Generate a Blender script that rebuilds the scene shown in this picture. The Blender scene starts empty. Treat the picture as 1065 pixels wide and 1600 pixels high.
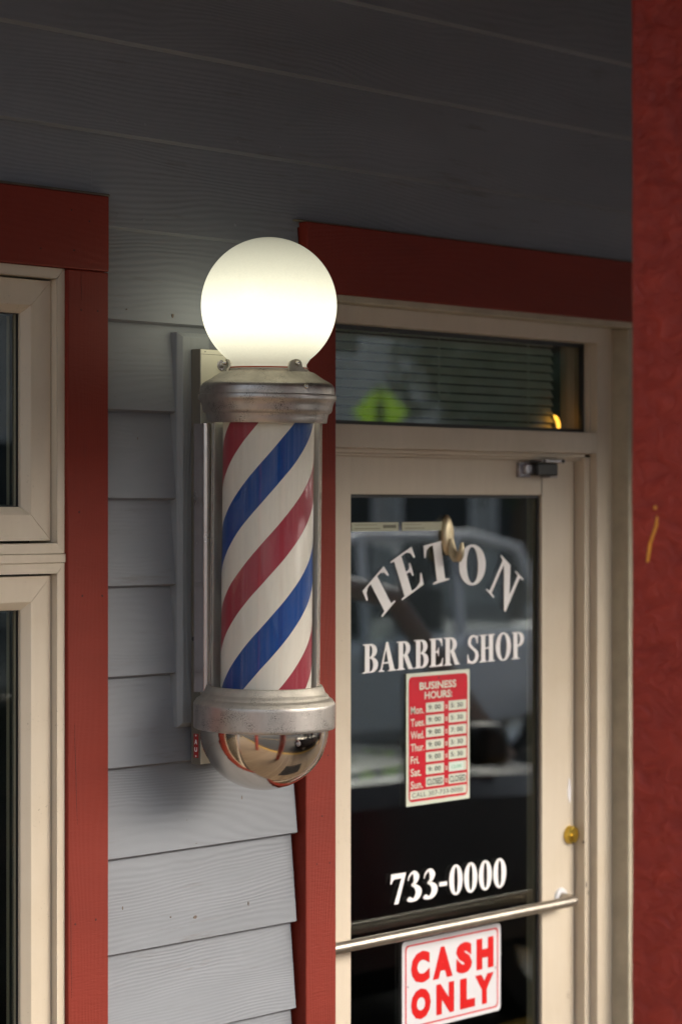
import bpy, math, random
from mathutils import Vector, Matrix
R = math.radians
PI = math.pi
random.seed(7)
scene = bpy.context.scene
COL = scene.collection

# ------------------------------------------------------------------ camera
FP, CX, HY = 3778.0, 532.5, 788.0          # focal length and horizon, in photo pixels
TH = math.atan2(FP, 3445.0)                # how far the view turns away from the wall's normal
SN, CS = math.sin(TH), math.cos(TH)
FW, RT = Vector((SN, CS, 0)), Vector((CS, -SN, 0))
EYE = 1.93
POLE = Vector((0, -0.172, 0))
ZP = 4.53
CAM = POLE - FW*ZP - RT*((416-CX)/FP*ZP)
CAM.z = EYE
cd = bpy.data.cameras.new('Camera'); cam = bpy.data.objects.new('Camera', cd); COL.objects.link(cam)
cam.location = CAM
cam.rotation_euler = (PI/2, 0, -TH)
cd.sensor_fit = 'VERTICAL'; cd.sensor_height = 36; cd.sensor_width = 24
cd.lens = FP/1600*36
cd.shift_y = -(800-HY)/1600
cd.clip_end = 500; cd.clip_start = 0.05
cd.dof.use_dof = True; cd.dof.focus_distance = 4.50; cd.dof.aperture_fstop = 3.2
scene.camera = cam

# ------------------------------------------------------------------ sky, sun, exposure
w = bpy.data.worlds.new('World'); scene.world = w; w.use_nodes = True
nt = w.node_tree; bg = nt.nodes['Background']
sky = nt.nodes.new('ShaderNodeTexSky'); sky.sky_type = 'NISHITA'; sky.sun_disc = False
SUN_EL, SUN_AZ = 27, 150                   # azimuth: compass degrees, 0 = +Y (into the wall), 90 = +X
sky.sun_elevation = R(SUN_EL); sky.sun_rotation = R(SUN_AZ)
sky.air_density = 1.0; sky.dust_density = 4.0; sky.ozone_density = 1.0
hs_ = nt.nodes.new('ShaderNodeHueSaturation'); hs_.inputs['Saturation'].default_value = .55
nt.links.new(sky.outputs[0], hs_.inputs['Color'])
gm_ = nt.nodes.new('ShaderNodeMix'); gm_.data_type = 'RGBA'; gm_.blend_type = 'MULTIPLY'; gm_.inputs[0].default_value = 1; gm_.inputs[7].default_value = (1, .99, .96, 1)
nt.links.new(hs_.outputs[0], gm_.inputs[6]); nt.links.new(gm_.outputs[2], bg.inputs[0]); bg.inputs[1].default_value = 0.15
sd = bpy.data.lights.new('Sun', 'SUN'); sun = bpy.data.objects.new('Sun', sd); COL.objects.link(sun)
sd.energy = 0.7; sd.angle = R(62); sd.color = (1, 0.98, 0.95)
d = Vector((math.sin(R(SUN_AZ))*math.cos(R(SUN_EL)), math.cos(R(SUN_AZ))*math.cos(R(SUN_EL)), math.sin(R(SUN_EL))))
sun.rotation_euler = d.to_track_quat('Z', 'Y').to_euler(); sun.location = (3, -8, 9)
vs = scene.view_settings
vs.view_transform = 'Standard'; vs.look = 'None'; vs.gamma = 1; vs.exposure = 1.5
scene.render.film_transparent = False
scene.cycles.max_bounces = 10; scene.cycles.transparent_max_bounces = 24
scene.cycles.glossy_bounces = 6; scene.cycles.diffuse_bounces = 4
scene.cycles.sample_clamp_indirect = 6

# ------------------------------------------------------------------ helpers
def W(px, py, Y):
    """photo pixel -> (x, z) on the real plane y = Y"""
    r = FW + RT*((px-CX)/FP); t = (Y-CAM.y)/r.y
    return CAM.x + r.x*t, EYE - (py-HY)/FP*t
def WX(px, Y): return W(px, HY, Y)[0]
def WZ(px, py, Y): return W(px, py, Y)[1]

def tag(o, label=None, cat=None, group=None, kind=None):
    if label: o['label'] = label
    if cat: o['category'] = cat
    if group: o['group'] = group
    if kind: o['kind'] = kind
    return o
def empty(name, loc=(0, 0, 0), label=None, cat=None, group=None, kind=None):
    o = bpy.data.objects.new(name, None); COL.objects.link(o); o.location = loc; o.empty_display_size = .1
    return tag(o, label, cat, group, kind)

class MB:
    def __init__(s): s.v = []; s.f = []; s.m = []; s.sm = []
    def add(s, vs_, fs, mi=0, sm=False):
        b = len(s.v); s.v += [tuple(v) for v in vs_]
        for f in fs: s.f.append([i+b for i in f]); s.m.append(mi); s.sm.append(sm)
        return s
    def box(s, x0, x1, y0, y1, z0, z1, mi=0):
        x0, x1 = min(x0, x1), max(x0, x1); y0, y1 = min(y0, y1), max(y0, y1); z0, z1 = min(z0, z1), max(z0, z1)
        v = [(x0,y0,z0),(x1,y0,z0),(x1,y1,z0),(x0,y1,z0),(x0,y0,z1),(x1,y0,z1),(x1,y1,z1),(x0,y1,z1)]
        return s.add(v, [(0,3,2,1),(4,5,6,7),(0,1,5,4),(1,2,6,5),(2,3,7,6),(3,0,4,7)], mi)
    def prism(s, poly, axis, a0, a1, mi=0):
        """poly = 2-D points, extruded along axis ('x': (y,z), 'y': (x,z), 'z': (x,y))"""
        n = len(poly)
        def p(q, a): return {'x': (a, q[0], q[1]), 'y': (q[0], a, q[1]), 'z': (q[0], q[1], a)}[axis]
        v = [p(q, a0) for q in poly] + [p(q, a1) for q in poly]
        f = [tuple(range(n)), tuple(range(2*n-1, n-1, -1))] + [(i, (i+1) % n, n+(i+1) % n, n+i) for i in range(n)]
        return s.add(v, f, mi)
    def lathe(s, prof, n=72, mi=0, c=(0, 0, 0), ax='z'):
        """prof = [(r, h)...], r=0 closes"""
        vs_, fs = [], []; rows = []
        for r, h in prof:
            if r < 1e-6:
                rows.append([len(vs_)]); vs_.append((0, 0, h))
            else:
                rows.append(list(range(len(vs_), len(vs_)+n)))
                vs_ += [(r*math.cos(2*PI*i/n), r*math.sin(2*PI*i/n), h) for i in range(n)]
        for a, b in zip(rows, rows[1:]):
            for i in range(n):
                j = (i+1) % n
                if len(a) == 1 and len(b) == 1: continue
                if len(a) == 1: fs.append((a[0], b[j], b[i]))
                elif len(b) == 1: fs.append((a[i], a[j], b[0]))
                else: fs.append((a[i], a[j], b[j], b[i]))
        if ax == 'y': vs_ = [(x, h, y) for x, y, h in vs_]
        if ax == 'x': vs_ = [(h, x, y) for x, y, h in vs_]
        vs_ = [(x+c[0], y+c[1], z+c[2]) for x, y, z in vs_]
        return s.add(vs_, fs, mi, True)
    def tube(s, pts, r, n=16, mi=0, caps=True):
        pts = [Vector(p) for p in pts]; rs = r if isinstance(r, (list, tuple)) else [r]*len(pts)
        vs_, fs = [], []; up = None
        for i, p in enumerate(pts):
            t = (pts[min(i+1, len(pts)-1)] - pts[max(i-1, 0)]).normalized()
            if up is None:
                up = Vector((0, 0, 1)) if abs(t.z) < .9 else Vector((1, 0, 0))
            a = t.cross(up).normalized(); up = a.cross(t).normalized()
            for k in range(n):
                q = 2*PI*k/n; vs_.append(p + a*math.cos(q)*rs[i] + up*math.sin(q)*rs[i])
        for i in range(len(pts)-1):
            for k in range(n):
                j = (k+1) % n; fs.append((i*n+k, i*n+j, (i+1)*n+j, (i+1)*n+k))
        if caps: fs += [tuple(range(n-1, -1, -1)), tuple(range((len(pts)-1)*n, len(pts)*n))]
        return s.add(vs_, fs, mi, True)
    def build(s, name, mats, parent=None, bevel=0, autosmooth=35, loc=None):
        me = bpy.data.meshes.new(name); me.from_pydata(s.v, [], s.f)
        if not isinstance(mats, (list, tuple)): mats = [mats]
        for m in mats: me.materials.append(m)
        for p, mi, sm in zip(me.polygons, s.m, s.sm): p.material_index = mi; p.use_smooth = sm
        me.validate(); 
        import bmesh
        bm = bmesh.new(); bm.from_mesh(me); bmesh.ops.recalc_face_normals(bm, faces=bm.faces); bm.to_mesh(me); bm.free()
        try: me.set_sharp_from_angle(angle=R(autosmooth))
        except Exception: pass
        me.update()
        o = bpy.data.objects.new(name, me); COL.objects.link(o)
        if parent: o.parent = parent
        if loc: o.location = loc
        if bevel:
            b = o.modifiers.new('Bevel', 'BEVEL'); b.width = bevel; b.segments = 2; b.limit_method = 'ANGLE'; b.angle_limit = R(40)
        return o

# ------------------------------------------------------------------ materials
def newmat(name):
    m = bpy.data.materials.new(name); m.use_nodes = True
    n = m.node_tree; return m, n, n.nodes['Principled BSDF']
def N(n, t, **kw):
    x = n.nodes.new('ShaderNode'+t)
    for k, v in kw.items():
        if k.startswith('i_'): x.inputs[k[2:].replace('_', ' ')].default_value = v
        else: setattr(x, k, v)
    return x
def ramp(n, src, stops, interp='LINEAR'):
    r = N(n, 'ValToRGB'); e = r.color_ramp.elements; r.color_ramp.interpolation = interp
    while len(e) < len(stops): e.new(.5)
    for q, (p, c) in zip(e, stops): q.position = p; q.color = (*c, 1) if len(c) == 3 else c
    n.links.new(src, r.inputs[0]); return r.outputs[0]
def mixc(n, fac, a, b, mode='MIX'):
    m = N(n, 'Mix', data_type='RGBA', blend_type=mode)
    for s, v in ((0, fac), (6, a), (7, b)):
        if hasattr(v, 'links'): n.links.new(v, m.inputs[s])
        else: m.inputs[s].default_value = v if s == 0 else (*v, 1)
    return m.outputs[2]
def coords(n, sc=(1, 1, 1), per_island=False):
    t = N(n, 'TexCoord'); mp = N(n, 'Mapping'); mp.inputs['Scale'].default_value = sc
    n.links.new(t.outputs['Object'], mp.inputs[0])
    if per_island:
        g = N(n, 'NewGeometry'); c = N(n, 'CombineXYZ')
        m1 = N(n, 'Math', operation='MULTIPLY'); m1.inputs[1].default_value = 37.0; n.links.new(g.outputs['Random Per Island'], m1.inputs[0])
        for i in (0, 1, 2): n.links.new(m1.outputs[0], c.inputs[i])
        n.links.new(c.outputs[0], mp.inputs['Location'])
    return mp.outputs[0]
def noise(n, vec, scale, detail=4, rough=.55, dist=0):
    x = N(n, 'TexNoise'); x.inputs['Scale'].default_value = scale; x.inputs['Detail'].default_value = detail
    x.inputs['Roughness'].default_value = rough; x.inputs['Distortion'].default_value = dist
    n.links.new(vec, x.inputs['Vector']); return x.outputs[0]
def bump(n, bs, h, strength, dist=.002, prev=None):
    b = N(n, 'Bump'); b.inputs['Strength'].default_value = strength; b.inputs['Distance'].default_value = dist
    n.links.new(h, b.inputs['Height'])
    if prev: n.links.new(prev, b.inputs['Normal'])
    n.links.new(b.outputs[0], bs.inputs['Normal']); return b.outputs[0]

def plain(name, c, rough=.5, metal=0, var=.12, nscale=14, bstr=.05, bscale=120, spec=.5):
    m, n, b = newmat(name); v = coords(n)
    k = noise(n, v, nscale, 5)
    col = mixc(n, ramp(n, k, [(.3, (0, 0, 0)), (.7, (1, 1, 1))]), tuple(x*(1-var) for x in c), tuple(min(1, x*(1+var)) for x in c))
    n.links.new(col, b.inputs['Base Color'])
    b.inputs['Roughness'].default_value = rough; b.inputs['Metallic'].default_value = metal
    b.inputs['Specular IOR Level'].default_value = spec
    if bstr: bump(n, b, noise(n, v, bscale, 3), bstr, .001)
    return m

def wood_paint(name, c, horizontal=True, grain=.5, rough=.55, dirt=.35, scratch=0.0, wear=(.30, .27, .24)):
    m, n, b = newmat(name)
    if horizontal: sc = (.22, 1, 1)
    else: sc = (1, 1, .22)
    v = coords(n, sc, True)
    wv = N(n, 'TexWave', wave_type='BANDS', bands_direction='Z' if horizontal else 'X')
    wv.inputs['Scale'].default_value = 34; wv.inputs['Distortion'].default_value = 7.5
    wv.inputs['Detail'].default_value = 2.6; wv.inputs['Detail Scale'].default_value = .55; wv.inputs['Detail Roughness'].default_value = .45
    # knots: low frequency warp of the grain
    warp = N(n, 'TexNoise'); warp.inputs['Scale'].default_value = 4.2; warp.inputs['Detail'].default_value = 1.5
    n.links.new(v, warp.inputs['Vector'])
    ad = N(n, 'VectorMath', operation='SCALE'); n.links.new(warp.outputs[1], ad.inputs[0]); ad.inputs['Scale'].default_value = .22
    a2 = N(n, 'VectorMath', operation='ADD'); n.links.new(v, a2.inputs[0]); n.links.new(ad.outputs[0], a2.inputs[1])
    n.links.new(a2.outputs[0], wv.inputs['Vector'])
    fine = noise(n, coords(n, (.12, 1, 1) if horizontal else (1, 1, .12), True), 230, 3)
    mm = N(n, 'Math', operation='MULTIPLY_ADD'); n.links.new(fine, mm.inputs[0]); mm.inputs[1].default_value = .5; n.links.new(wv.outputs[0], mm.inputs[2])
    amp = noise(n, coords(n, (1, 1, 3), True), 3.5, 2)      # the grain shows in patches
    am = N(n, 'Math', operation='MULTIPLY'); n.links.new(mm.outputs[0], am.inputs[0])
    n.links.new(ramp(n, amp, [(.32, (.18,)*3), (.66, (1,)*3)]), am.inputs[1])
    nb = bump(n, b, am.outputs[0], grain, .0016)
    nb = bump(n, b, noise(n, coords(n, (1, 1, 1)), 420, 2), .12, .0006, nb)
    if scratch:
        s = noise(n, coords(n, (.15, 1, 1) if not horizontal else (1, 1, .15)), 260, 2)
        bump(n, b, s, scratch, .0008, nb)
    big = noise(n, coords(n, (.6, 1, 2.2)), 2.6, 6, .6)
    c2 = tuple(x*.86 for x in c)
    col = mixc(n, ramp(n, big, [(.35, (0,)*3), (.65, (1,)*3)]), c2, c)
    st = noise(n, coords(n, (.10, 1, 1) if horizontal else (1, 1, .10), True), 44, 5, .7)
    msk = noise(n, coords(n, (1, 1, 1)), 3.3, 3)
    mk = N(n, 'Math', operation='MULTIPLY')
    n.links.new(ramp(n, st, [(.56, (0,)*3), (.66, (1,)*3)]), mk.inputs[0]); n.links.new(ramp(n, msk, [(.47, (0,)*3), (.64, (dirt,)*3)]), mk.inputs[1])
    col = mixc(n, mk.outputs[0], col, wear)
    n.links.new(col, b.inputs['Base Color']); b.inputs['Roughness'].default_value = rough
    b.inputs['Specular IOR Level'].default_value = .25
    return m

M = {}
M['siding'] = wood_paint('painted_siding', (.232, .246, .272), True, .26, .5, .45, wear=(.13, .11, .10))
M['backer'] = wood_paint('painted_backer', (.25, .265, .28), False, .3, .6, .4, wear=(.08, .075, .06))
M['red_v'] = wood_paint('red_stain_upright', (.200, .022, .0115), False, .12, .6, .35, scratch=.7, wear=(.12, .02, .015))
M['red_h'] = wood_paint('red_stain_header', (.200, .022, .0115), True, .12, .6, .35, scratch=.5, wear=(.12, .02, .015))
def worn(name, c, rough):
    m, n, b = newmat(name); v = coords(n)
    a = ramp(n, noise(n, coords(n, (1, 1, .12)), 60, 4, .6), [(.35, (0,)*3), (.75, (1,)*3)])
    col = mixc(n, a, c, tuple(x*.95 for x in c))
    col = mixc(n, ramp(n, noise(n, v, 3.5, 5, .65), [(.45, (0,)*3), (.7, (.5,)*3)]), col, tuple(x*y for x, y in zip(c, (.86, .82, .74))))
    sp_ = N(n, 'Math', operation='MULTIPLY'); n.links.new(ramp(n, noise(n, v, 210, 3, .6), [(.66, (0,)*3), (.72, (1,)*3)]), sp_.inputs[0]); n.links.new(ramp(n, noise(n, v, 7, 2), [(.5, (0,)*3), (.65, (.6,)*3)]), sp_.inputs[1])
    col = mixc(n, sp_.outputs[0], col, (.14, .11, .08))
    n.links.new(col, b.inputs['Base Color']); b.inputs['Roughness'].default_value = rough
    bump(n, b, noise(n, coords(n, (1, 1, .3)), 90, 3), .10, .001)
    return m
M['beige'] = worn('beige_clad_worn', (.59, .51, .405), .42)
M['beige_rough'] = plain('beige_wood', (.40, .35, .26), .6, var=.12, nscale=18, bstr=.4, bscale=90)
M['gasket'] = plain('black_gasket', (.012, .012, .012), .45, var=.2)
M['spacer'] = plain('grey_spacer', (.10, .11, .11), .35, .6, bscale=600, bstr=.6)
M['dark_room'] = plain('dark_interior', (.018, .016, .014), .8, var=.3, nscale=2)
M['blind'] = plain('blind_slat', (.82, .84, .80), .4, var=.05)
M['black'] = plain('black_paint', (.015, .015, .015), .4)
M['brass'] = plain('brass', (.72, .50, .09), .28, 1, var=.1, bstr=.02)
M['bronze'] = plain('satin_bronze', (.62, .53, .36), .42, 1, var=.05, bstr=.02)
M['steel'] = plain('steel_tube', (.40, .36, .31), .42, 1, var=.15, nscale=40, bstr=.06, bscale=300)
M['zinc'] = plain('zinc_plate', (.42, .40, .42), .35, 1, var=.3, nscale=80)
M['screw'] = plain('screw_head', (.62, .58, .50), .25, 1, var=.3, nscale=200)
M['white_letter'] = plain('white_vinyl', (.80, .78, .78), .5, var=.03)
M['sign_white'] = plain('sign_white', (.60, .595, .62), .35, var=.02)
M['sign_red'] = plain('sign_red_ink', (.55, .001, .001), .4, var=.03)
M['hours_red'] = plain('hours_red_ink', (.52, .006, .02), .3, var=.05)
M['hours_cell'] = plain('hours_cell', (.58, .62, .52), .4, var=.03)
M['ink'] = plain('black_ink', (.02, .025, .03), .5, var=.1)
M['green_ink'] = plain('faded_green_ink', (.22, .50, .36), .5, var=.1)
M['tape'] = plain('pale_tape', (.60, .70, .64), .3, var=.03)
M['strip'] = plain('label_strip', (.42, .42, .30), .35, var=.05)
M['strip_ink'] = plain('label_strip_ink', (.12, .12, .08), .5, var=.1)
M['box_metal'] = plain('enamelled_steel', (.70, .68, .56), .42, .0, var=.08, nscale=9, bstr=.05)
M['box_side'] = plain('dark_box_body', (.13, .118, .095), .5, .0, var=.15, nscale=9, bstr=.05)  # box body set darker than its cover plate
M['orange_gasket'] = plain('orange_gasket', (.55, .09, .02), .6)
M['sticker_red'] = plain('sticker_red', (.32, .02, .02), .4)
M['brown_line'] = plain('brown_line', (.16, .14, .10), .6, var=.3, nscale=60, bstr=.5)  # brown tone for the header beads and the rail seam
M['chip'] = plain('paint_chip', (.72, .70, .72), .5)
M['sap'] = plain('amber_sap', (.85, .34, .05), .25, var=.3, nscale=60)

def glass(name, rough=0.0, tint=(.9, .95, .93), dust=0.0, ior=1.5, edge=0.0):
    m = bpy.data.materials.new(name); m.use_nodes = True; n = m.node_tree; n.nodes.clear()
    out = N(n, 'OutputMaterial'); tr = N(n, 'BsdfTransparent'); tr.inputs[0].default_value = (*tint, 1)
    gl = N(n, 'BsdfGlossy'); gl.inputs['Roughness'].default_value = rough; gl.inputs[0].default_value = (1, 1, 1, 1)
    # Schlick reflectance from |cos|, the same on both faces of the sheet
    ge = N(n, 'NewGeometry'); dt = N(n, 'VectorMath', operation='DOT_PRODUCT'); n.links.new(ge.outputs['Incoming'], dt.inputs[0]); n.links.new(ge.outputs['Normal'], dt.inputs[1])
    def mt(op, a, q=None, c=None):
        x = N(n, 'Math', operation=op)
        for i, v in enumerate((a, q, c)):
            if v is None: continue
            if hasattr(v, 'links'): n.links.new(v, x.inputs[i])
            else: x.inputs[i].default_value = v
        return x.outputs[0]
    f0 = ((ior-1)/(ior+1))**2
    fr5 = mt('POWER', mt('SUBTRACT', 1.0, mt('ABSOLUTE', dt.outputs['Value'])), 5.0)
    frs = mt('MULTIPLY_ADD', fr5, 1-f0, f0)
    mx = N(n, 'MixShader'); n.links.new(frs, mx.inputs[0]); n.links.new(tr.outputs[0], mx.inputs[1]); n.links.new(gl.outputs[0], mx.inputs[2])
    last = mx.outputs[0]
    if dust:
        df = N(n, 'BsdfDiffuse'); df.inputs[0].default_value = (.6, .56, .5, 1)
        v = coords(n, (1, 1, .12)); k = noise(n, v, 160, 4)
        k2 = noise(n, coords(n), 600, 2)
        a = N(n, 'Math', operation='MULTIPLY_ADD'); n.links.new(ramp(n, k, [(.45, (0,)*3), (.8, (dust,)*3)]), a.inputs[0]); a.inputs[1].default_value = 1.0
        n.links.new(ramp(n, k2, [(.66, (dust*.15,)*3), (.74, (dust*1.6,)*3)]), a.inputs[2])
        lw = N(n, 'LayerWeight'); lw.inputs[0].default_value = .5; pw = N(n, 'Math', operation='POWER'); n.links.new(lw.outputs[1], pw.inputs[0]); pw.inputs[1].default_value = 5.0
        pe = N(n, 'Math', operation='MULTIPLY_ADD'); n.links.new(pw.outputs[0], pe.inputs[0]); pe.inputs[1].default_value = edge; n.links.new(a.outputs[0], pe.inputs[2]); a = pe
        m2 = N(n, 'MixShader'); n.links.new(a.outputs[0], m2.inputs[0]); n.links.new(last, m2.inputs[1]); n.links.new(df.outputs[0], m2.inputs[2]); last = m2.outputs[0]
    n.links.new(last, out.inputs[0]); return m
M['pane'] = glass('window_glass', 0.0, (.80, .84, .80), ior=2.15)
M['clear_pane'] = glass('clear_window_glass', 0.0, (.80, .84, .80), ior=1.75)
M['cab_glass'] = glass('car_window_glass', 0.0, (.85, .88, .88), ior=1.6)
M['reflector'] = plain('added_off_white', (.85, .82, .78), .4, var=.05)
M['pole_glass'] = glass('acrylic_tube', 0.02, (.95, .95, .93), dust=.03, edge=.4, ior=1.38)

def cast_metal(name, c, r0, r1, bstr, bsc, pit=.5, aniso=False):
    m, n, b = newmat(name); v = coords(n)
    big = noise(n, coords(n, (1, 1, .5)), 22, 5, .65)
    spk = noise(n, v, 520, 2)
    sp = noise(n, v, 34, 3)
    mk = N(n, 'Math', operation='MULTIPLY'); n.links.new(ramp(n, spk, [(.53, (0,)*3), (.60, (1,)*3)]), mk.inputs[0])
    n.links.new(ramp(n, sp, [(.45, (0,)*3), (.65, (pit,)*3)]), mk.inputs[1])
    col = mixc(n, ramp(n, big, [(.3, (0,)*3), (.7, (1,)*3)]), tuple(x*.72 for x in c), c)
    col = mixc(n, mk.outputs[0], col, tuple(x*.12 for x in c))
    n.links.new(col, b.inputs['Base Color']); b.inputs['Metallic'].default_value = .95
    rr = ramp(n, big, [(.3, (r1,)*3), (.7, (r0,)*3)]); n.links.new(rr, b.inputs['Roughness'])
    nb = bump(n, b, noise(n, v, bsc, 3), bstr, .0012)
    bump(n, b, noise(n, coords(n, (1, 1, .3)), 9, 2), .10, .01, nb)
    return m
M['alu'] = cast_metal('weathered_aluminium', (.60, .56, .53), .34, .48, .14, 320, .9)
M['alu_sand'] = cast_metal('sandblasted_aluminium', (.66, .62, .54), .5, .62, 1.0, 700, .5)
m, n, b = newmat('polished_bowl'); b.inputs['Base Color'].default_value = (.62, .545, .465, 1); b.inputs['Metallic'].default_value = 1
b.inputs['Roughness'].default_value = .06; M['chrome'] = m
n.links.new(ramp(n, noise(n, coords(n), 30, 5, .7), [(.35, (.07,)*3), (.75, (.18,)*3)]), b.inputs['Roughness'])
bump(n, b, noise(n, coords(n), 14, 2), .05, .004)
M['channel'] = cast_metal('bright_channel', (.72, .66, .66), .2, .3, .03, 200, .2)

# lamp globe: opal glass lit from a bulb low inside, dusty on top
m, n, b = newmat('opal_globe')
t = N(n, 'TexCoord'); sp = N(n, 'SeparateXYZ'); n.links.new(t.outputs['Object'], sp.inputs[0])
mr = N(n, 'MapRange'); mr.inputs[1].default_value = -.11; mr.inputs[2].default_value = .128; n.links.new(sp.outputs[2], mr.inputs[0])
st = ramp(n, mr.outputs[0], [(0, (.24,)*3), (.08, (.45,)*3), (.30, (1,)*3), (.50, (.78,)*3), (.70, (.50,)*3), (.85, (.34,)*3), (.95, (.24,)*3), (1, (.17,)*3)])
g = N(n, 'Math', operation='MULTIPLY'); n.links.new(st, g.inputs[0]); g.inputs[1].default_value = .58
du = ramp(n, noise(n, coords(n), 260, 4, .7), [(.4, (1,)*3), (.7, (.86,)*3)])
g2 = N(n, 'Math', operation='MULTIPLY'); n.links.new(g.outputs[0], g2.inputs[0]); n.links.new(du, g2.inputs[1])
n.links.new(g2.outputs[0], b.inputs['Emission Strength']); b.inputs['Emission Color'].default_value = (1, .965, .72, 1)
b.inputs['Base Color'].default_value = (.55, .52, .42, 1); b.inputs['Roughness'].default_value = .25
M['globe'] = m

# barber stripes: two blue and two red starts wound round the drum
K = ZP/FP
AXP = 1120.0                                   # photo row where the pole's local z = 0
m, n, b = newmat('barber_stripes')
t = N(n, 'TexCoord'); sp = N(n, 'SeparateXYZ'); n.links.new(t.outputs['Object'], sp.inputs[0])
dv = (CAM-POLE); AD = math.atan2(dv.y, dv.x)
at = N(n, 'Math', operation='ARCTAN2'); n.links.new(sp.outputs[1], at.inputs[0]); n.links.new(sp.outputs[0], at.inputs[1])
def mth(op, a, b_=None, c_=None):
    x = N(n, 'Math', operation=op)
    for i, v in enumerate((a, b_, c_)):
        if v is None: continue
        if hasattr(v, 'links'): n.links.new(v, x.inputs[i])
        else: x.inputs[i].default_value = v
    return x.outputs[0]
ph = mth('SUBTRACT', at.outputs[0], AD)
wob = mth('MULTIPLY', noise(n, coords(n), 9, 2), .02)
yy = mth('MULTIPLY_ADD', sp.outputs[2], -1/K, AXP-710)
tt = mth('DIVIDE', mth('ADD', yy, mth('MULTIPLY', ph, 512/(2*PI))), 256)
tt = mth('FRACT', mth('ADD', mth('ADD', tt, wob), 7.99))
RED, BLU, WHT = (.36, .040, .070), (.001, .06, .32), (.84, .80, .77)
col = ramp(n, tt, [(0, BLU), (.246, WHT), (.496, RED), (.742, WHT)], 'CONSTANT')
streak = noise(n, coords(n, (1, 1, .03)), 170, 3)
col = mixc(n, ramp(n, streak, [(.5, (0,)*3), (.75, (.05,)*3)]), col, (.6, .55, .55))
n.links.new(col, b.inputs['Base Color']); b.inputs['Roughness'].default_value = .3; b.inputs['Specular IOR Level'].default_value = .2
bump(n, b, noise(n, coords(n), 26, 3), .12, .002)
M['stripes'] = m

# stucco-like thick red paint on the post
m, n, b = newmat('rough_red_post'); v = coords(n, (1, 1, 1.5))
k1 = noise(n, v, 25, 5, .6, .6); k2 = noise(n, coords(n, (1, 1, .3)), 12, 3)
nb = bump(n, b, k1, 1.0, .010); bump(n, b, k2, .5, .006, nb)
col = mixc(n, ramp(n, k1, [(.3, (0,)*3), (.7, (1,)*3)]), (.28, .022, .013), (.42, .042, .023))
n.links.new(col, b.inputs['Base Color']); b.inputs['Roughness'].default_value = .5; M['post'] = m

def stripes_mat(name, c0, c1, axis, width, line, rough=.6, bstr=.3):
    """boards of a given width along an axis, with dark joints"""
    m, n, b = newmat(name); t = N(n, 'TexCoord'); sp = N(n, 'SeparateXYZ'); n.links.new(t.outputs['Object'], sp.inputs[0])
    def mt(op, a, q=None):
        x = N(n, 'Math', operation=op); n.links.new(a, x.inputs[0])
        if q is not None: x.inputs[1].default_value = q
        return x.outputs[0]
    dd = mt('DIVIDE', sp.outputs[axis], width); fr = mt('FRACT', dd); fl = mt('FLOOR', dd)
    wn = N(n, 'TexWhiteNoise', noise_dimensions='1D'); n.links.new(fl, wn.inputs['W'])
    col = mixc(n, wn.outputs[0], c0, c1)
    sc = [1, 1, 1]; sc[1-axis if axis < 2 else 0] = .15
    col = mixc(n, ramp(n, noise(n, coords(n, tuple(sc)), 30, 4), [(.4, (0,)*3), (.8, (.5,)*3)]), col, tuple(x*.5 for x in c0))
    j = mt('LESS_THAN', fr, line)
    col = mixc(n, j, col, (.02, .018, .015))
    n.links.new(col, b.inputs['Base Color']); b.inputs['Roughness'].default_value = rough
    return m
M['boardwalk'] = stripes_mat('boardwalk_planks', (.26, .19, .12), (.36, .27, .175), 0, .145, .05)
M['soffit'] = stripes_mat('soffit_boards', (.10, .10, .11), (.13, .13, .14), 1, .14, .04)
M['asphalt'] = plain('asphalt', (.042, .042, .043), .85, var=.25, nscale=8, bstr=.5, bscale=60)
M['concrete'] = plain('kerb_concrete', (.20, .195, .18), .8, var=.15, nscale=4, bstr=.3)
M['yellow'] = plain('yellow_kerb_paint', (.62, .36, .03), .6, var=.15)
M['fac_grey'] = plain('grey_facade', (.40, .40, .40), .8, var=.12, nscale=2)
M['fac_tan'] = plain('tan_facade', (.48, .46, .44), .8, var=.12, nscale=2)
M['fac_brown'] = plain('brown_fascia', (.10, .065, .045), .7, var=.2, nscale=3)
M['fac_white'] = plain('white_trim', (.62, .62, .64), .6)
M['fac_glass'] = plain('shopfront_glass', (.03, .04, .05), .05, var=.3, nscale=1, bstr=0, spec=.8)
M['navy'] = plain('navy_car_paint', (.02, .02, .035), .2, .0, var=.03, nscale=2, bstr=0)
M['car_white'] = plain('white_car_paint', (.86, .85, .88), .2, var=.02, bstr=0)
M['car_glass'] = plain('tinted_car_glass', (.012, .014, .016), .03, var=.1, bstr=0)
M['rubber'] = plain('tyre_rubber', (.02, .02, .02), .8)
M['rim'] = plain('alloy_rim', (.5, .5, .52), .3, 1)
M['lens'] = plain('headlight_lens', (.7, .7, .72), .1)
M['redlens'] = plain('tail_lens', (.4, .01, .01), .15)
M['sign_lime'] = plain('fluorescent_lime', (.62, 1.0, .03), .5, var=.03)
M['green'] = plain('foliage', (.035, .055, .025), .7, var=.5, nscale=6)
M['bark'] = plain('bark', (.10, .07, .05), .9, bstr=.8, bscale=30)
M['mat_black'] = plain('rubber_door_mat', (.02, .02, .02), .9, bstr=.9, bscale=90)
def emit(name, c, s):
    m, n, b = newmat(name); b.inputs['Base Color'].default_value = (*c, 1); b.inputs['Emission Color'].default_value = (*c, 1); b.inputs['Emission Strength'].default_value = s; return m
M['ceil_lamp'] = emit('ceiling_lamp', (1, .95, .8), 1.6)
M['neon'] = emit('orange_neon', (1, .42, .05), 1.6)

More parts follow.
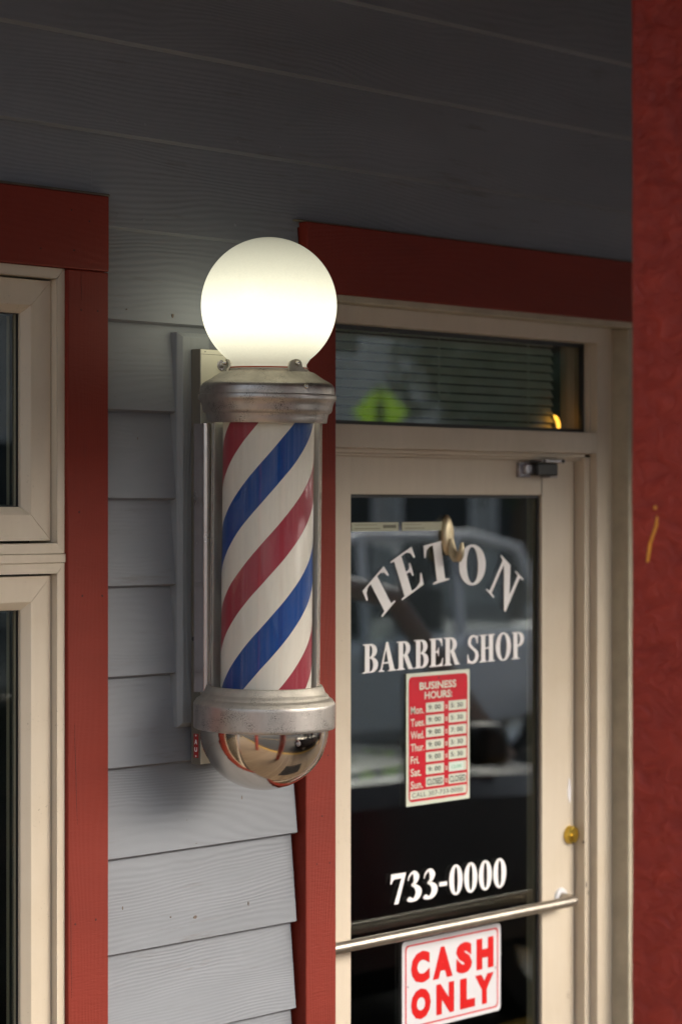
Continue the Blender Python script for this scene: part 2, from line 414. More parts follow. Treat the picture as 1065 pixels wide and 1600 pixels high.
# ------------------------------------------------------------------ glyphs and lettering
def arc(cx, cy, rx, ry, a0, a1, k=14):
    return [(cx+rx*math.cos(R(a0+(a1-a0)*i/k)), cy+ry*math.sin(R(a0+(a1-a0)*i/k))) for i in range(k+1)]
def ell(cx, cy, rx, ry, k=40): return arc(cx, cy, rx, ry, 0, 360*(k-1)/k, k-1)
def cr(pts, k=8):
    """smooth path through (x, y, width) points"""
    P = [pts[0]]+pts+[pts[-1]]; o = []
    for i in range(1, len(P)-2):
        for j in range(k):
            t = j/k; q = []
            for c in range(3):
                p0, p1, p2, p3 = P[i-1][c], P[i][c], P[i+1][c], P[i+2][c]
                q.append(.5*((2*p1)+(-p0+p2)*t+(2*p0-5*p1+4*p2-p3)*t*t+(-p0+3*p1-3*p2+p3)*t**3))
            o.append(q)
    o.append(list(pts[-1])); return o
def stroke(pts):
    q = cr(pts); L, Rr = [], []
    for i, (x, y, w_) in enumerate(q):
        a = q[max(i-1, 0)]; b_ = q[min(i+1, len(q)-1)]
        tx, ty = b_[0]-a[0], b_[1]-a[1]; l = math.hypot(tx, ty) or 1
        nx, ny = -ty/l, tx/l
        L.append((x+nx*w_/2, y+ny*w_/2)); Rr.append((x-nx*w_/2, y-ny*w_/2))
    return L+Rr[::-1]
G = {
 'T': (.64, [[(0,1),(.64,1),(.655,.70),(.625,.70),(.585,.86),(.51,.94),(.42,.95),(.42,.06),(.52,.035),(.52,0),(.12,0),(.12,.035),(.22,.06),(.22,.95),(.13,.94),(.055,.86),(.015,.70),(-.015,.70)]]),
 'E': (.64, [[(0,1),(.59,1),(.60,.72),(.57,.72),(.52,.88),(.43,.955),(.29,.955),(.29,.545),(.36,.55),(.40,.60),(.415,.68),(.445,.68),(.445,.36),(.415,.36),(.40,.44),(.36,.495),(.29,.495),(.29,.045),(.41,.045),(.54,.11),(.61,.29),(.64,.29),(.61,0),(0,0),(0,.035),(.09,.05),(.09,.95),(0,.965)]]),
 'H': (.76, [[(0,1),(.36,1),(.36,.965),(.29,.95),(.29,.53),(.47,.53),(.47,.95),(.40,.965),(.40,1),(.76,1),(.76,.965),(.67,.95),(.67,.05),(.76,.035),(.76,0),(.40,0),(.40,.035),(.47,.05),(.47,.475),(.29,.475),(.29,.05),(.36,.035),(.36,0),(0,0),(0,.035),(.09,.05),(.09,.95),(0,.965)]]),
 'N': (.74, [[(0,1),(.31,1),(.575,.40),(.575,.95),(.48,.965),(.48,1),(.74,1),(.74,.965),(.645,.95),(.645,-.03),(.605,-.03),(.155,.86),(.155,.05),(.25,.035),(.25,0),(0,0),(0,.035),(.09,.05),(.09,.93),(0,.965)]]),
 'A': (.76, [[(.33,1.02),(.41,1.02),(.69,.06),(.76,.035),(.76,0),(.40,0),(.40,.035),(.485,.05),(.435,.27),(.20,.27),(.145,.055),(.24,.035),(.24,0),(0,0),(0,.035),(.075,.07)], [(.217,.325),(.42,.325),(.317,.76)]]),
 'B': (.66, [[(0,1)]+arc(.34,.755,.27,.245,90,-70,12)+arc(.36,.27,.30,.27,78,-90,14)+[(0,0),(0,.035),(.09,.05),(.09,.95),(0,.965)],
             [(.29,.95)]+arc(.31,.75,.10,.20,90,-90,10)+[(.29,.55)], [(.29,.495)]+arc(.32,.27,.125,.225,90,-90,10)+[(.29,.045)]]),
 'P': (.62, [[(0,1)]+arc(.33,.73,.29,.27,90,-90,16)+[(.29,.46),(.29,.05),(.39,.035),(.39,0),(0,0),(0,.035),(.09,.05),(.09,.95),(0,.965)],
             [(.29,.95)]+arc(.30,.73,.12,.22,90,-90,12)+[(.29,.51)]]),
 'R': (.75, [[(0,1)]+arc(.33,.74,.28,.26,90,-58,14)+[(.70,.05),(.75,.035),(.75,0),(.53,0),(.31,.475),(.29,.475),(.29,.05),(.37,.035),(.37,0),(0,0),(0,.035),(.09,.05),(.09,.95),(0,.965)],
             [(.29,.95)]+arc(.30,.74,.11,.21,90,-90,12)+[(.29,.53)]]),
 'O': (.76, [ell(.38,.5,.38,.525), ell(.38,.5,.165,.465)]),
 '0': (.48, [ell(.24,.5,.24,.51), ell(.24,.5,.07,.44)]),
 'S': (.54, [[(.50,1.0),(.47,1.0),(.44,.965),(.36,1.005),(.25,1.02),(.13,.98),(.05,.89),(.025,.76),(.055,.64),(.14,.55),(.28,.46),(.35,.38),(.375,.28),(.35,.15),(.27,.07),(.18,.06),(.10,.12),(.055,.22),(.035,.33),(0,.33),(0,-.01),(.03,-.01),(.06,.03),(.16,-.02),(.28,-.025),(.42,.02),(.51,.12),(.54,.26),(.51,.39),(.43,.48),(.27,.59),(.19,.67),(.165,.77),(.19,.88),(.26,.945),(.34,.935),(.41,.86),(.455,.70),(.49,.70)]]),
 '3': (.50, [stroke([(.03,.70,.02),(.07,.84,.05),(.16,.94,.07),(.25,.935,.14),(.315,.80,.19),(.27,.63,.12),(.17,.535,.06),(.27,.50,.12),(.375,.38,.20),(.385,.24,.205),(.30,.10,.16),(.18,.05,.11),(.075,.09,.16),(.03,.13,.12)])]),
 '7': (.52, [[(.03,.99),(.52,.99),(.52,.93),(.27,0),(.13,0),(.375,.82),(.15,.82),(.09,.78),(.04,.67),(0,.67)]]),
 '-': (.30, [[(0,.36),(.28,.36),(.28,.50),(0,.50)]]),
 ' ': (.30, []),
}
def curve_mesh(loops, depth):
    cu = bpy.data.curves.new('tmp', 'CURVE'); cu.dimensions = '2D'; cu.fill_mode = 'BOTH'; cu.extrude = depth/2
    for lp in loops:
        s = cu.splines.new('POLY'); s.points.add(len(lp)-1); s.use_cyclic_u = True
        for p, (x, y) in zip(s.points, lp): p.co = (x, y, 0, 1)
    ob = bpy.data.objects.new('tmp', cu); me = bpy.data.meshes.new_from_object(ob)
    vs_ = [v.co.copy() for v in me.vertices]; fs = [tuple(p.vertices) for p in me.polygons]
    bpy.data.objects.remove(ob); bpy.data.curves.remove(cu); bpy.data.meshes.remove(me)
    return vs_, fs
def glyph_into(mb, ch, fx, Y, mi=0, depth=.0006):
    if not G[ch][1]: return
    v, f = curve_mesh([[fx(x, y) for x, y in lp] for lp in G[ch][1]], depth)
    mb.add([(p.x, Y-p.z, p.y) for p in v], f, mi)
def serif_run(mb, text, x0, x1, z0, h, Y, gap=.07, slope=0):
    tot = sum(G[c][0] for c in text)+gap*(len(text)-1); k = (x1-x0)/tot; x = 0
    for c in text:
        ox = x
        glyph_into(mb, c, lambda a, b_, ox=ox: (x0+(ox+a)*k, z0+b_*h+slope*(ox+a)*k), Y)
        x += G[c][0]+gap
def sans_into(mb, text, x0, x1, z0, z1, Y, mi=0, bold=.0, depth=.0006, space=1.0, fit='box'):
    cu = bpy.data.curves.new('tmp', 'FONT'); cu.body = text; cu.size = 1; cu.offset = bold; cu.space_character = space; cu.resolution_u = 3
    ob = bpy.data.objects.new('tmp', cu); COL.objects.link(ob); me = bpy.data.meshes.new_from_object(ob)
    vs_ = [v.co.copy() for v in me.vertices]; fs = [tuple(p.vertices) for p in me.polygons]
    bpy.data.objects.remove(ob); bpy.data.curves.remove(cu); bpy.data.meshes.remove(me)
    if not vs_: return
    ax0, ax1 = min(v.x for v in vs_), max(v.x for v in vs_); az0, az1 = min(v.y for v in vs_), max(v.y for v in vs_)
    sx = (x1-x0)/(ax1-ax0); sz = (z1-z0)/(az1-az0)
    pts = [(x0+(v.x-ax0)*sx, Y, z0+(v.y-az0)*sz) for v in vs_]
    mb.add(pts, fs, mi)

# =================================================================== THE SETTING
def struct(mb, name, mat, **k): return tag(mb.build(name, mat, **k), kind='structure')
struct(MB().box(-60, 60, -60, 40, -.35, -.15), 'ground', M['asphalt'])
struct(MB().box(-14, 16, -1.95, .02, -.14, 0), 'boardwalk', M['boardwalk'])
struct(MB().box(-30, 30, -2.15, -1.955, -.149, -.012), 'kerb', [M['yellow']], bevel=.01)
struct(MB().box(-40, 40, -7.15, -7.03, -.146, -.142).box(-40, 40, -7.45, -7.33, -.146, -.142), 'centre_line', M['yellow'])
struct(MB().box(-40, 40, -26, -16.5, -.149, 0), 'far_pavement', M['concrete'], bevel=.01)

# =================================================================== THE SHOP
shop = empty('shop_building', (0, 0, 0), 'grey clapboard shop front with dark red trim boards and beige framed window and glass door', 'building')
S0 = -.004           # top of a board's face;   S1: its lapping bottom edge
S1 = -.020
TR = -.035           # face of the red trim boards
rows175 = [1790, 1642, 1495, 1345, 1203, 1060, 918, 780, 641, 500, 355, 208, 62, -84, -230, -376]
zs = [WZ(172, y, S1) for y in rows175]
# --- key x and z lines
wx1 = WX(102, -.027)                       # right edge of the window frame
tx0, tx1 = WX(106.5, TR), WX(170, TR)      # left upright trim
hz0, hz1 = WZ(50, 413.5, TR), WZ(85, 296, TR)    # its header
dx0, dx1 = WX(478, TR), WX(525, TR)        # trim left of the door
dh1, dh0 = WZ(727, 377, TR), WZ(754, 481, TR)    # door header trim
YA, YB = -.025, .022
YC, YD = .042, .070
dR_gl = WX(846, YD); dR_st = WX(896, YD); gL = WX(548, YD)
stile = dR_st-dR_gl; dL_st = gL-stile
xC = dR_st+.004                            # stop: left edge of its face
xC1 = WX(921, YC); xB0 = WX(932, YB); xB1 = WX(953, YB); xA = WX(981, YA)
left = lambda x: (dL_st+dR_st)-x           # mirror about the door's middle
doorc = (dL_st+dR_st)/2
dtr0, dtr1 = xA+.10, xA+.10+(dx1-dx0)
print('door width', dR_st-dL_st, 'trim', tx1-tx0, 'door trim', dx1-dx0, 'cam', CAM[:], 'xA', xA, 'dtrimR', dx1, 'leftA', left(xA))
dtr0 = xA + .05
dtr1 = dtr0+(dx1-dx0)
WINX0 = wx1-1.5                             # far left side of the window, out of the picture

# --- clapboards
sb = MB()
def board(x0, x1, z0, z1, jit=0.0):
    """one bevelled clapboard whose lower edge laps over the one below"""
    t = .016; zt = z1+.022
    k = (S1-S0)
    yT = S0+.002
    prof = [(S1+jit+.007, z0-.0006), (S1+jit, z0+.0028), (yT, zt), (yT+.006, zt), (S1+t+.002, z0+.001), (S1+t, z0-.001)]
    sb.prism(prof, 'x', x0, x1)
lo, hi = -9, 9
for i in range(len(zs)-1):
    z0, z1 = zs[i], zs[i+1]; j = random.uniform(-.0015, .0015)
    segs = [(lo, WINX0-.14)]
    mid0, mid1 = tx1-.02, WX(464, S1)+random.uniform(-.003, .002)
    if z1 > dh0+.01: mid1 = dx0-.0045
    right0, right1 = dtr1, hi
    zc = z1
    win = z0 < hz1-.01; doo = z0 < dh1-.01
    # above both openings a course runs through
    if not win and not doo: segs = [(lo, hi)]
    elif not win and doo: segs = [(lo, mid1), (right0, right1)]
    elif win and not doo: segs = [(lo, WINX0-.14), (mid0, hi)]
    else: segs = [(lo, WINX0-.14), (mid0, mid1), (right0, right1)]
    for a, b_ in segs: board(a, b_, z0, z1, j)
# rows below the picture down to the boardwalk
z = zs[0]; stp = zs[1]-zs[0]
while z > .02:
    z -= stp
    for a, b_ in [(lo, WINX0-.14), (tx1-.02, WX(464, S1)), (dtr1, hi)]: board(a, b_, max(z, .0), z+stp)
# course the headers cut: fill the strip above each header up to the next lap
for (a, b_, zz) in ((WINX0-.14, tx1+.0, hz1), (dx0-.0045, dtr1, dh1)):
    k = [i for i in range(len(zs)-1) if zs[i] < zz-.01][-1]
    z1 = zs[k+1]
    if z1 > zz+.004:
        f = (zz-zs[k])/(z1-zs[k]); ya = S1+(S0+.001-S1)*f
        sb.prism([(ya, zz-.01), (S0+.002, z1+.022), (S0+.02, z1+.022), (ya+.02, zz-.01)], 'x', a, b_)
sid = sb.build('siding', M['siding'], shop)
# solid wall behind the boards
wb = MB()
ZT = 3.9
wb.box(lo, WINX0-.05, .0145, .16, 0, ZT); wb.box(tx1-.05, dx0+.06, .014, .16, 0, ZT); wb.box(dtr0+.01, hi, .014, .16, 0, ZT)
wb.box(WINX0-.05, tx1-.05, .014, .16, hz0+.02, ZT); wb.box(dx0+.06, dtr0+.01, .014, .16, dh0+.05, ZT)
wb.box(WINX0-.05, tx1-.05, .014, .16, 0, .55)
wb.build('wall_core', M['dark_room'], shop)
# nail heads
nail_me = None
for i in range(2, len(zs)-2):
    for px in (190, 372, 448, 232):
        x = WX(px+random.uniform(-8, 8), S1)
        if x > dx0-.01 or x < tx1+.006: continue
        z = zs[i]+random.uniform(.018, .035)
        f = (z-zs[i])/(zs[i+1]-zs[i]); y = S1+(S0+.002-S1)*f
        if nail_me is None:
            no = MB().lathe([(0, -.0004), (.0022, -.0004), (.0028, .0002), (.0028, .004)], 12, 0, (0, 0, 0), 'y').build('nail_head', M['siding'], sid); nail_me = no.data
        else:
            no = bpy.data.objects.new('nail_head', nail_me); COL.objects.link(no); no.parent = sid
        no.location = (x, y, z)

# --- red trim boards
def trim(x0, x1, z0, z1, mat, yb=.012, y=TR, bev=.0025): return MB().box(x0, x1, y, yb, z0, z1).build('trim_board', mat, shop, bevel=bev)
trim(tx0, tx1, 0, hz0-.0012, M['red_v'])
trim(WINX0-.16, tx1+.0006, hz0, hz1, M['red_h'], y=TR-.0012)
trim(WINX0-.16, WINX0-.01, 0, hz0-.0012, M['red_v'])
trim(dx0, dx1, 0, dh0-.0012, M['red_v'])
trim(dx0+.002, dtr1+.004, dh0, dh1, M['red_h'], y=TR-.0012)
trim(dtr0, dtr1, 0, dh0-.0012, M['red_v'])
# thin brown bead along the tops of the headers
MB().box(WINX0-.16, tx1+.012, -.026, -.002, hz1+.0003, hz1+.006).build('header_bead', M['brown_line'], shop, bevel=.002)
MB().box(dx0-.016, dtr1, -.026, -.002, dh1+.0003, dh1+.004).build('header_bead', M['brown_line'], shop, bevel=.0015)

# dents and small stains that belong to the boards
M['dent_red'] = plain('old_nail_hole', (.06, .008, .006), .8, var=.4, nscale=300)
M['stain'] = plain('brown_resin_stain', (.12, .09, .07), .8, var=.4, nscale=200)
def blot(px, py, Y, r_, mat, par, name, squash=1.0):
    x, z = W(px, py, Y); k = 9
    pts = [(x+r_*(.7+random.random()*.5)*math.cos(2*PI*i/k), z+r_*squash*(.7+random.random()*.5)*math.sin(2*PI*i/k)) for i in range(k)]
    MB().prism(pts, 'y', Y-.0004, Y+.004).build(name, mat, par)
def crack(px0, py0, px1, py1, Y, w_, mat, par, name):
    a, b_ = W(px0, py0, Y), W(px1, py1, Y); n_ = 10; L_, R_ = [], []
    for i in range(n_+1):
        t_ = i/n_; x = a[0]+(b_[0]-a[0])*t_+random.uniform(-.0006, .0006); z = a[1]+(b_[1]-a[1])*t_; w2 = w_*math.sin(PI*(t_*.92+.04))
        if abs(b_[1]-a[1]) > abs(b_[0]-a[0]): L_.append((x-w2, z)); R_.append((x+w2, z))
        else: L_.append((x, z-w2)); R_.append((x, z+w2))
    MB().prism(L_+R_[::-1], 'y', Y-.0003, Y+.003).build(name, mat, par)
tbs = [o for o in shop.children if o.name.startswith('trim_board')]
for px, py in ((153, 486), (127, 484), (129, 931), (160, 931), (118, 1444), (150, 1437), (124, 800)): blot(px, py, TR, .0022, M['dent_red'], tbs[0], 'nail_hole')
for px, py in ((112, 328), (116, 391), (64, 388), (140, 346)): blot(px, py, TR-.0012, .0022, M['dent_red'], tbs[1], 'nail_hole', .8)
for px, py in ((503, 1275), (515, 1348), (495, 1350), (512, 1180)): blot(px, py, TR, .0018, M['dent_red'], tbs[3], 'nail_hole')
crack(117, 1130, 121, 1290, TR, .0006, M['dent_red'], tbs[0], 'crack'); crack(111, 1400, 112, 1560, TR, .0005, M['dent_red'], tbs[0], 'crack'); crack(127, 425, 128, 470, TR, .0005, M['dent_red'], tbs[0], 'crack')
def ysid(px, py):
    z = WZ(px, py, S1); i = max(k for k in range(len(zs)) if zs[k] <= z); f = (z-zs[i])/(zs[i+1]+.022-zs[i]-.005); return S1+(S0+.002-S1)*max(0, f-.03)
for px, py, r_, sq in ((307, 1320, .0042, .9), (305, 1433, .0045, .7), (267, 1433, .0018, 1), (378, 1248, .0014, 4), (292, 1282, .0016, 1), (270, 493, .0026, 1.6), (198, 483, .0014, 1), (192, 1419, .0012, 3), (388, 1412, .0016, 2.2), (215, 685, .0012, 2)):
    blot(px, py, ysid(px, py)-.0004, r_, M['stain'], sid, 'stain', sq)
crack(171, 1270, 236, 1263, ysid(200, 1266)-.0002, .0006, M['stain'], sid, 'crack')

# --- left window
win = MB()
YF, YS, YG = -.027, -.012, .006
def ring(mb, x0, x1, z0, z1, w_, y0, y1, bevel=0, mi=0):
    """picture frame of four mitred prisms; bevel: its face slopes back over that width at the inside edge"""
    a, b_ = w_, w_-bevel
    for side in range(4):
        o = [(x0, z0), (x1, z0), (x1, z1), (x0, z1)]; p, q = o[side], o[(side+1) % 4]
        def ins(pt, k):
            return (pt[0]+(k if pt[0] == x0 else -k), pt[1]+(k if pt[1] == z0 else -k))
        pi, qi = ins(p, b_), ins(q, b_); pj, qj = ins(p, a), ins(q, a)
        v = [(p[0], y0, p[1]), (q[0], y0, q[1]), (qi[0], y0, qi[1]), (pi[0], y0, pi[1]),
             (pj[0], y0+bevel*.9, pj[1]), (qj[0], y0+bevel*.9, qj[1]),
             (p[0], y1, p[1]), (q[0], y1, q[1]), (qj[0], y1, qj[1]), (pj[0], y1, pj[1])]
        f = [(0, 1, 2, 3), (3, 2, 5, 4), (0, 6, 7, 1), (4, 5, 8, 9), (6, 9, 8, 7)] + [(0, 3, 4, 9, 6), (1, 7, 8, 5, 2)]
        mb.add(v, f, mi)
fz1 = WZ(60, 416, YF)                       # top of the window unit
m1, m0 = WZ(60, 849.5, YF), WZ(60, 866, YF)     # mullion
fl = wx1-WX(89.6, YF)
winE = MB()
ring(winE, WINX0, wx1, m0+.0005, fz1, fl, YF, .05)
ring(winE, WINX0, wx1, .62, m0-.0165, fl, YF, .05)
wf = winE.build('window_frame', M['beige'], shop, bevel=.0012)
MB().box(WINX0-.002, wx1+.0015, YF-.002, .05, m0-.016, m0).build('mullion', M['beige'], wf, bevel=.0015)
sx1 = WX(80, YS)
def sash(z0, z1):
    s = MB(); sw = sx1-WX(39.5, YS); ring(s, WINX0+.03, sx1, z0, z1, sw, YS, .04, bevel=sx1*0+.014)
    so = s.build('sash', M['beige'], wf, bevel=.001)
    return so, (WINX0+.03+sw, sx1-sw, z0+sw, z1-sw)
fzlo = fl+.0045
so1, g1 = sash(m0+fl+.005, fz1-fl-.004)
so2, g2 = sash(.66, m0-.0165-fl-.004)
for g_ in (g1, g2):
    MB().box(g_[0]-.004, g_[1]+.004, YG+.006, YG+.012, g_[2]-.004, g_[3]+.004).build('window_pane', M['clear_pane'], wf)
    sp_ = MB(); ring(sp_, g_[0]-.003, g_[1]+.003, g_[2]-.003, g_[3]+.003, .007, YG+.0135, YG+.020); sp_.build('glass_spacer', M['spacer'], wf)
    gk = MB(); ring(gk, g_[0]-.004, g_[1]+.004, g_[2]-.004, g_[3]+.004, .0055, YG+.0005, YG+.0055); gk.build('glazing_gasket', M['gasket'], wf)

# --- mounting board behind the pole
bdx0 = WX(276.5, -.023); bdx1 = WX(329, -.027)
BF = -.031
bz1, bz0 = WZ(283, 519, -.023), WZ(275, 1137, -.023)
mb = MB(); bev = .0085
o = [(bdx0, bz0), (bdx1, bz0), (bdx1, bz1), (bdx0, bz1)]; q = [(bdx0+bev, bz0+bev), (bdx1-bev, bz0+bev), (bdx1-bev, bz1-bev), (bdx0+bev, bz1-bev)]
v = [(x, .0, z) for x, z in o]+[(x, BF+.008, z) for x, z in o]+[(x, BF, z) for x, z in q]
mb.add(v, [(0, 1, 2, 3), (8, 9, 10, 11)]+[(i, (i+1) % 4, 4+(i+1) % 4, 4+i) for i in range(4)]+[(4+i, 4+(i+1) % 4, 8+(i+1) % 4, 8+i) for i in range(4)])
mb.build('mounting_board', M['backer'], shop, bevel=.001)

# --- door frame: stepped jambs both sides, head and transom bar
tb0, tb1 = WZ(728, 704, YB), WZ(728, 669, YB)          # transom bar
zHeadA = WZ(754, 492, YA); zHeadB = WZ(754, 522, YB)   # undersides of the head steps
zDoorTop = WZ(720, 715, YD)
fr_ = MB()
ztop = dh0+.03
def jamb(xa, xb, y0, y1, z1, mb_=fr_):
    mb_.box(xa, xb, y0, y1, 0, z1); mb_.box(left(xa), left(xb), y0, y1, 0, z1)
jamb(xB0+.001, xA+.001, YB, .13, zHeadB)
jamb(xC, xB0+.0005, YC, .13, tb0)
fr_.box(left(xA), xA, YB, .13, zHeadB, ztop)             # head B
fr_.box(left(xB0), xB0, YB, .10, tb0, tb1)             # transom bar
fr_.box(left(xC1), xC1, YC, .10, tb0-.010, tb0)
fr_.box(left(xC), xC, YC+.012, .10, tb0-.016, tb0-.010)
# transom stops
fr_.box(xC1-.004, xB0+.0004, YC, .10, tb1, zHeadB); fr_.box(left(xC1)+.004, left(xB0)-.0004, YC, .10, tb1, zHeadB)
dfo = fr_.build('door_frame', M['beige'], shop, bevel=.0012)
cs = MB()
cs.box(xA, dtr0+.004, YA, .12, 0, zHeadA); cs.box(left(xA), dx1-.004 if left(xA) > dx1 else left(xA)-.02, YA, .12, 0, zHeadA)
cs.box(min(left(xA), dx1)-.01, dtr0+.004, YA, YB-.001, zHeadA, ztop)
cs.build('door_casing', M['beige_rough'], dfo, bevel=.003)
gx0, gx1 = left(xC1)+.004, xC1-.004
MB().box(gx0, gx1, .066, .072, tb1, zHeadB).build('transom_pane', M['pane'], dfo)
gk = MB(); ring(gk, gx0, gx1, tb1, zHeadB, .009, .056, .0655); gk.build('transom_gasket', M['gasket'], dfo)
bl = MB()
for i in range(22):
    z = tb1+.006+i*.0195
    if z > zHeadB-.002: break
    bl.add([(gx0+.02, .108, z), (gx1-.05, .108, z), (gx1-.05, .117, z+.0150), (gx0+.02, .117, z+.0150),
            (gx0+.02, .109, z-.001), (gx1-.05, .109, z-.001), (gx1-.05, .118, z+.0140), (gx0+.02, .118, z+.0140)],
           [(0, 1, 2, 3), (7, 6, 5, 4), (0, 4, 5, 1), (1, 5, 6, 2), (2, 6, 7, 3), (3, 7, 4, 0)])
for fx in (.12, .5, .84):
    x = gx0+(gx1-gx0)*fx; bl.box(x, x+.0025, .104, .1055, tb1, zHeadB)
bl.build('venetian_blind', M['blind'], dfo)

# --- the door
door = MB()
gz1 = WZ(690, 773, YD); kick = .30
rail_seam = None
zb = .02
door.box(dL_st, gL, YD, .115, zb, zDoorTop); door.box(dR_gl, dR_st, YD, .115, zb, zDoorTop)
door.box(gL+.0003, dR_gl-.0003, YD+.0008, .115, gz1, zDoorTop); door.box(gL+.0003, dR_gl-.0003, YD+.0008, .115, zb, kick)
dr = door.build('door', M['beige'], shop, bevel=.001)
tag(dr, 'beige door with one tall dark glass pane')
YP = YD+.014
gk = MB(); ring(gk, gL-.001, dR_gl+.001, kick-.001, gz1+.001, .008, YP-.006, YP-.0005); gk.build('glazing_gasket', M['gasket'], dr)
MB().box(gL-.001, dR_gl+.001, YP, YP+.006, kick, gz1+.001).build('door_pane', M['pane'], dr)
MB().box(dL_st+.004, dR_st-.004, YD+.05, YD+.052, .0, .02).build('door_sweep', M['gasket'], dr)

# lettering, stuck on the outside of the pane
YL = YP-.0012
def pz(px, py): return W(px, py, YL)
# arched name: each letter by its foot and head points
def arched(ch, foot, head, wpx, name='lettering'):
    f, h = pz(*foot), pz(*head)
    dx, dz = h[0]-f[0], h[1]-f[1]; H = math.hypot(dx, dz); ux, uz = dx/H, dz/H
    wd = wpx*H; gw = G[ch][0]
    m_ = MB()
    glyph_into(m_, ch, lambda a, b_: (f[0]+uz*(a/gw-.5)*wd+ux*b_*H, f[1]-ux*(a/gw-.5)*wd+uz*b_*H), YL)
    return m_
letm = MB()
# photo zoom factor of the measuring crop
zx = lambda x, y: (540+x/3.4355, 790+y/3.4355)
for ch, foot, head, wd in (('T', zx(230, 556), zx(146, 392), 1.02), ('E', zx(362, 464), zx(300, 258), .90), ('T', zx(511, 411), zx(487, 196), 1.0),
                           ('O', zx(680, 423), zx(676, 214), 1.08), ('N', zx(812, 517), zx(892, 330), 1.05)):
    m_ = arched(ch, foot, head, wd); letm.add(m_.v, m_.f)
letm.build('lettering', M['white_letter'], dr)
mm_ = MB(); a, b_ = pz(566.5, 1052.5), pz(818, 1028.5)
zb_ = (a[1]+b_[1])/2; hh = pz(690, 998)[1]-pz(690, 1040.5)[1]
serif_run(mm_, 'BARBER SHOP', a[0], b_[0], a[1], hh*1.03, YL, gap=.03, slope=(b_[1]-a[1])/(b_[0]-a[0])); mm_.build('lettering', M['white_letter'], dr)
mm_ = MB(); a, b_ = pz(609.5, 1414.5), pz(790, 1385.5); hh = pz(700, 1354)[1]-pz(700, 1401)[1]
serif_run(mm_, '733-0000', a[0], b_[0], a[1], hh, YL, gap=.055, slope=(b_[1]-a[1])/(b_[0]-a[0])); mm_.build('lettering', M['white_letter'], dr)
for bx_, by_, r_, sq in ((915, 1382, .0022, 3.5), (912, 1316, .0015, 2.5), (918, 1395, .0018, 3), (896, 1318, .0015, 2)):
    blot(bx_, by_, YC, r_, M['stain'], dfo, 'smudge', sq)
# two small label strips at the top of the pane
for p0, p1 in ((549, 622), (628, 690)):
    a, b_ = pz(p0, 830), pz(p1, 816)
    m_ = MB().box(a[0], b_[0], YL-.0004, YL+.0008, pz(620, 829.5)[1], pz(620, 816)[1])
    m_.box(b_[0]-.05, b_[0]-.008, YL-.001, YL-.0003, pz(620, 825)[1], pz(620, 820)[1], 1) if p0 < 600 else None
    m_.box(a[0]+.008, b_[0]-.06, YL-.001, YL-.0003, pz(620, 826)[1], pz(620, 825)[1], 1)
    m_.box(a[0]+.008, b_[0]-.07, YL-.001, YL-.0003, pz(620, 820)[1], pz(620, 819.3)[1], 1)
    m_.build('label_strip', [M['strip'], M['strip_ink']], dr)

# pull bar
HB = YD-.048
bx1, bzr = W(901, 1411.5, HB); bx0_, bzl = W(523, 1477, HB)
sl = 0
bzz = (bzr+bzl)/2
xe = WX(884, YD); r = .0120
bxE = bx1
pts = [(left(bxE), YD+.002, bzz)]
def bend(xc, s):
    o = []
    for i in range(7):
        q = i/6*PI/2; o.append((xc+s*(.024*math.sin(q)-.024), HB+.024-.024*math.cos(q), bzz))
    return o
# right end
cR, cL = bxE, WX(500, HB)
ptsR = [(cR-.024+.024*math.sin(i/6*PI/2), HB+.024-.024*math.cos(i/6*PI/2), bzz) for i in range(7)]
ptsL = [(cL+.024-.024*math.sin(i/6*PI/2), HB+.024-.024*math.cos(i/6*PI/2), bzz) for i in range(7)]
path = [(cL, YD-.001, bzz)]+ptsL[::-1]+ptsR+[(cR, YD-.001, bzz)]
bar = MB().tube(path, r, 20).build('pull_bar', M['steel'], dr)
for c_ in (cR, cL):
    MB().lathe([(.0124, -.006), (.016, -.007), (.0225, -.004), (.024, 0)], 32, 0, (c_, YD, bzz), 'y').build('escutcheon', M['fac_white'], bar)
# lock, plug screw
lx, lz = W(889, 1304, YD)
lk = MB().lathe([(0, -.0125), (.0165, -.0125), (.0172, -.0118), (.0195, -.0115), (.0205, -.0095), (.0205, -.002), (.0215, 0)], 40, 0, (lx, YD, lz), 'y').build('door_lock', M['brass'], dr)
MB().lathe([(0, -.017), (.0065, -.017), (.0075, -.0145)], 24, 0, (lx, YD, lz-.005), 'y').box(lx-.0012, lx+.0012, YD-.0178, YD-.0165, lz-.010, lz).build('keyhole', [M['brass']], lk)
px_, pzz = W(889, 1553, YD)
MB().lathe([(0, -.0025), (.004, -.0025), (.0045, -.0012), (.009, -.0012), (.0105, 0)], 28, 0, (px_, YD, pzz), 'y').build('plug_screw', M['beige'], dr)
cpx, cpz = W(889, 1235, YD)
MB().prism([(cpx+x, cpz+z) for x, z in ((-.003, .030), (.003, .024), (.005, -.004), (.004, -.024), (0, -.03), (-.007, -.014), (-.008, .002), (-.005, .018))], 'y', YD-.0007, YD).build('paint_chip', M['chip'], dr)
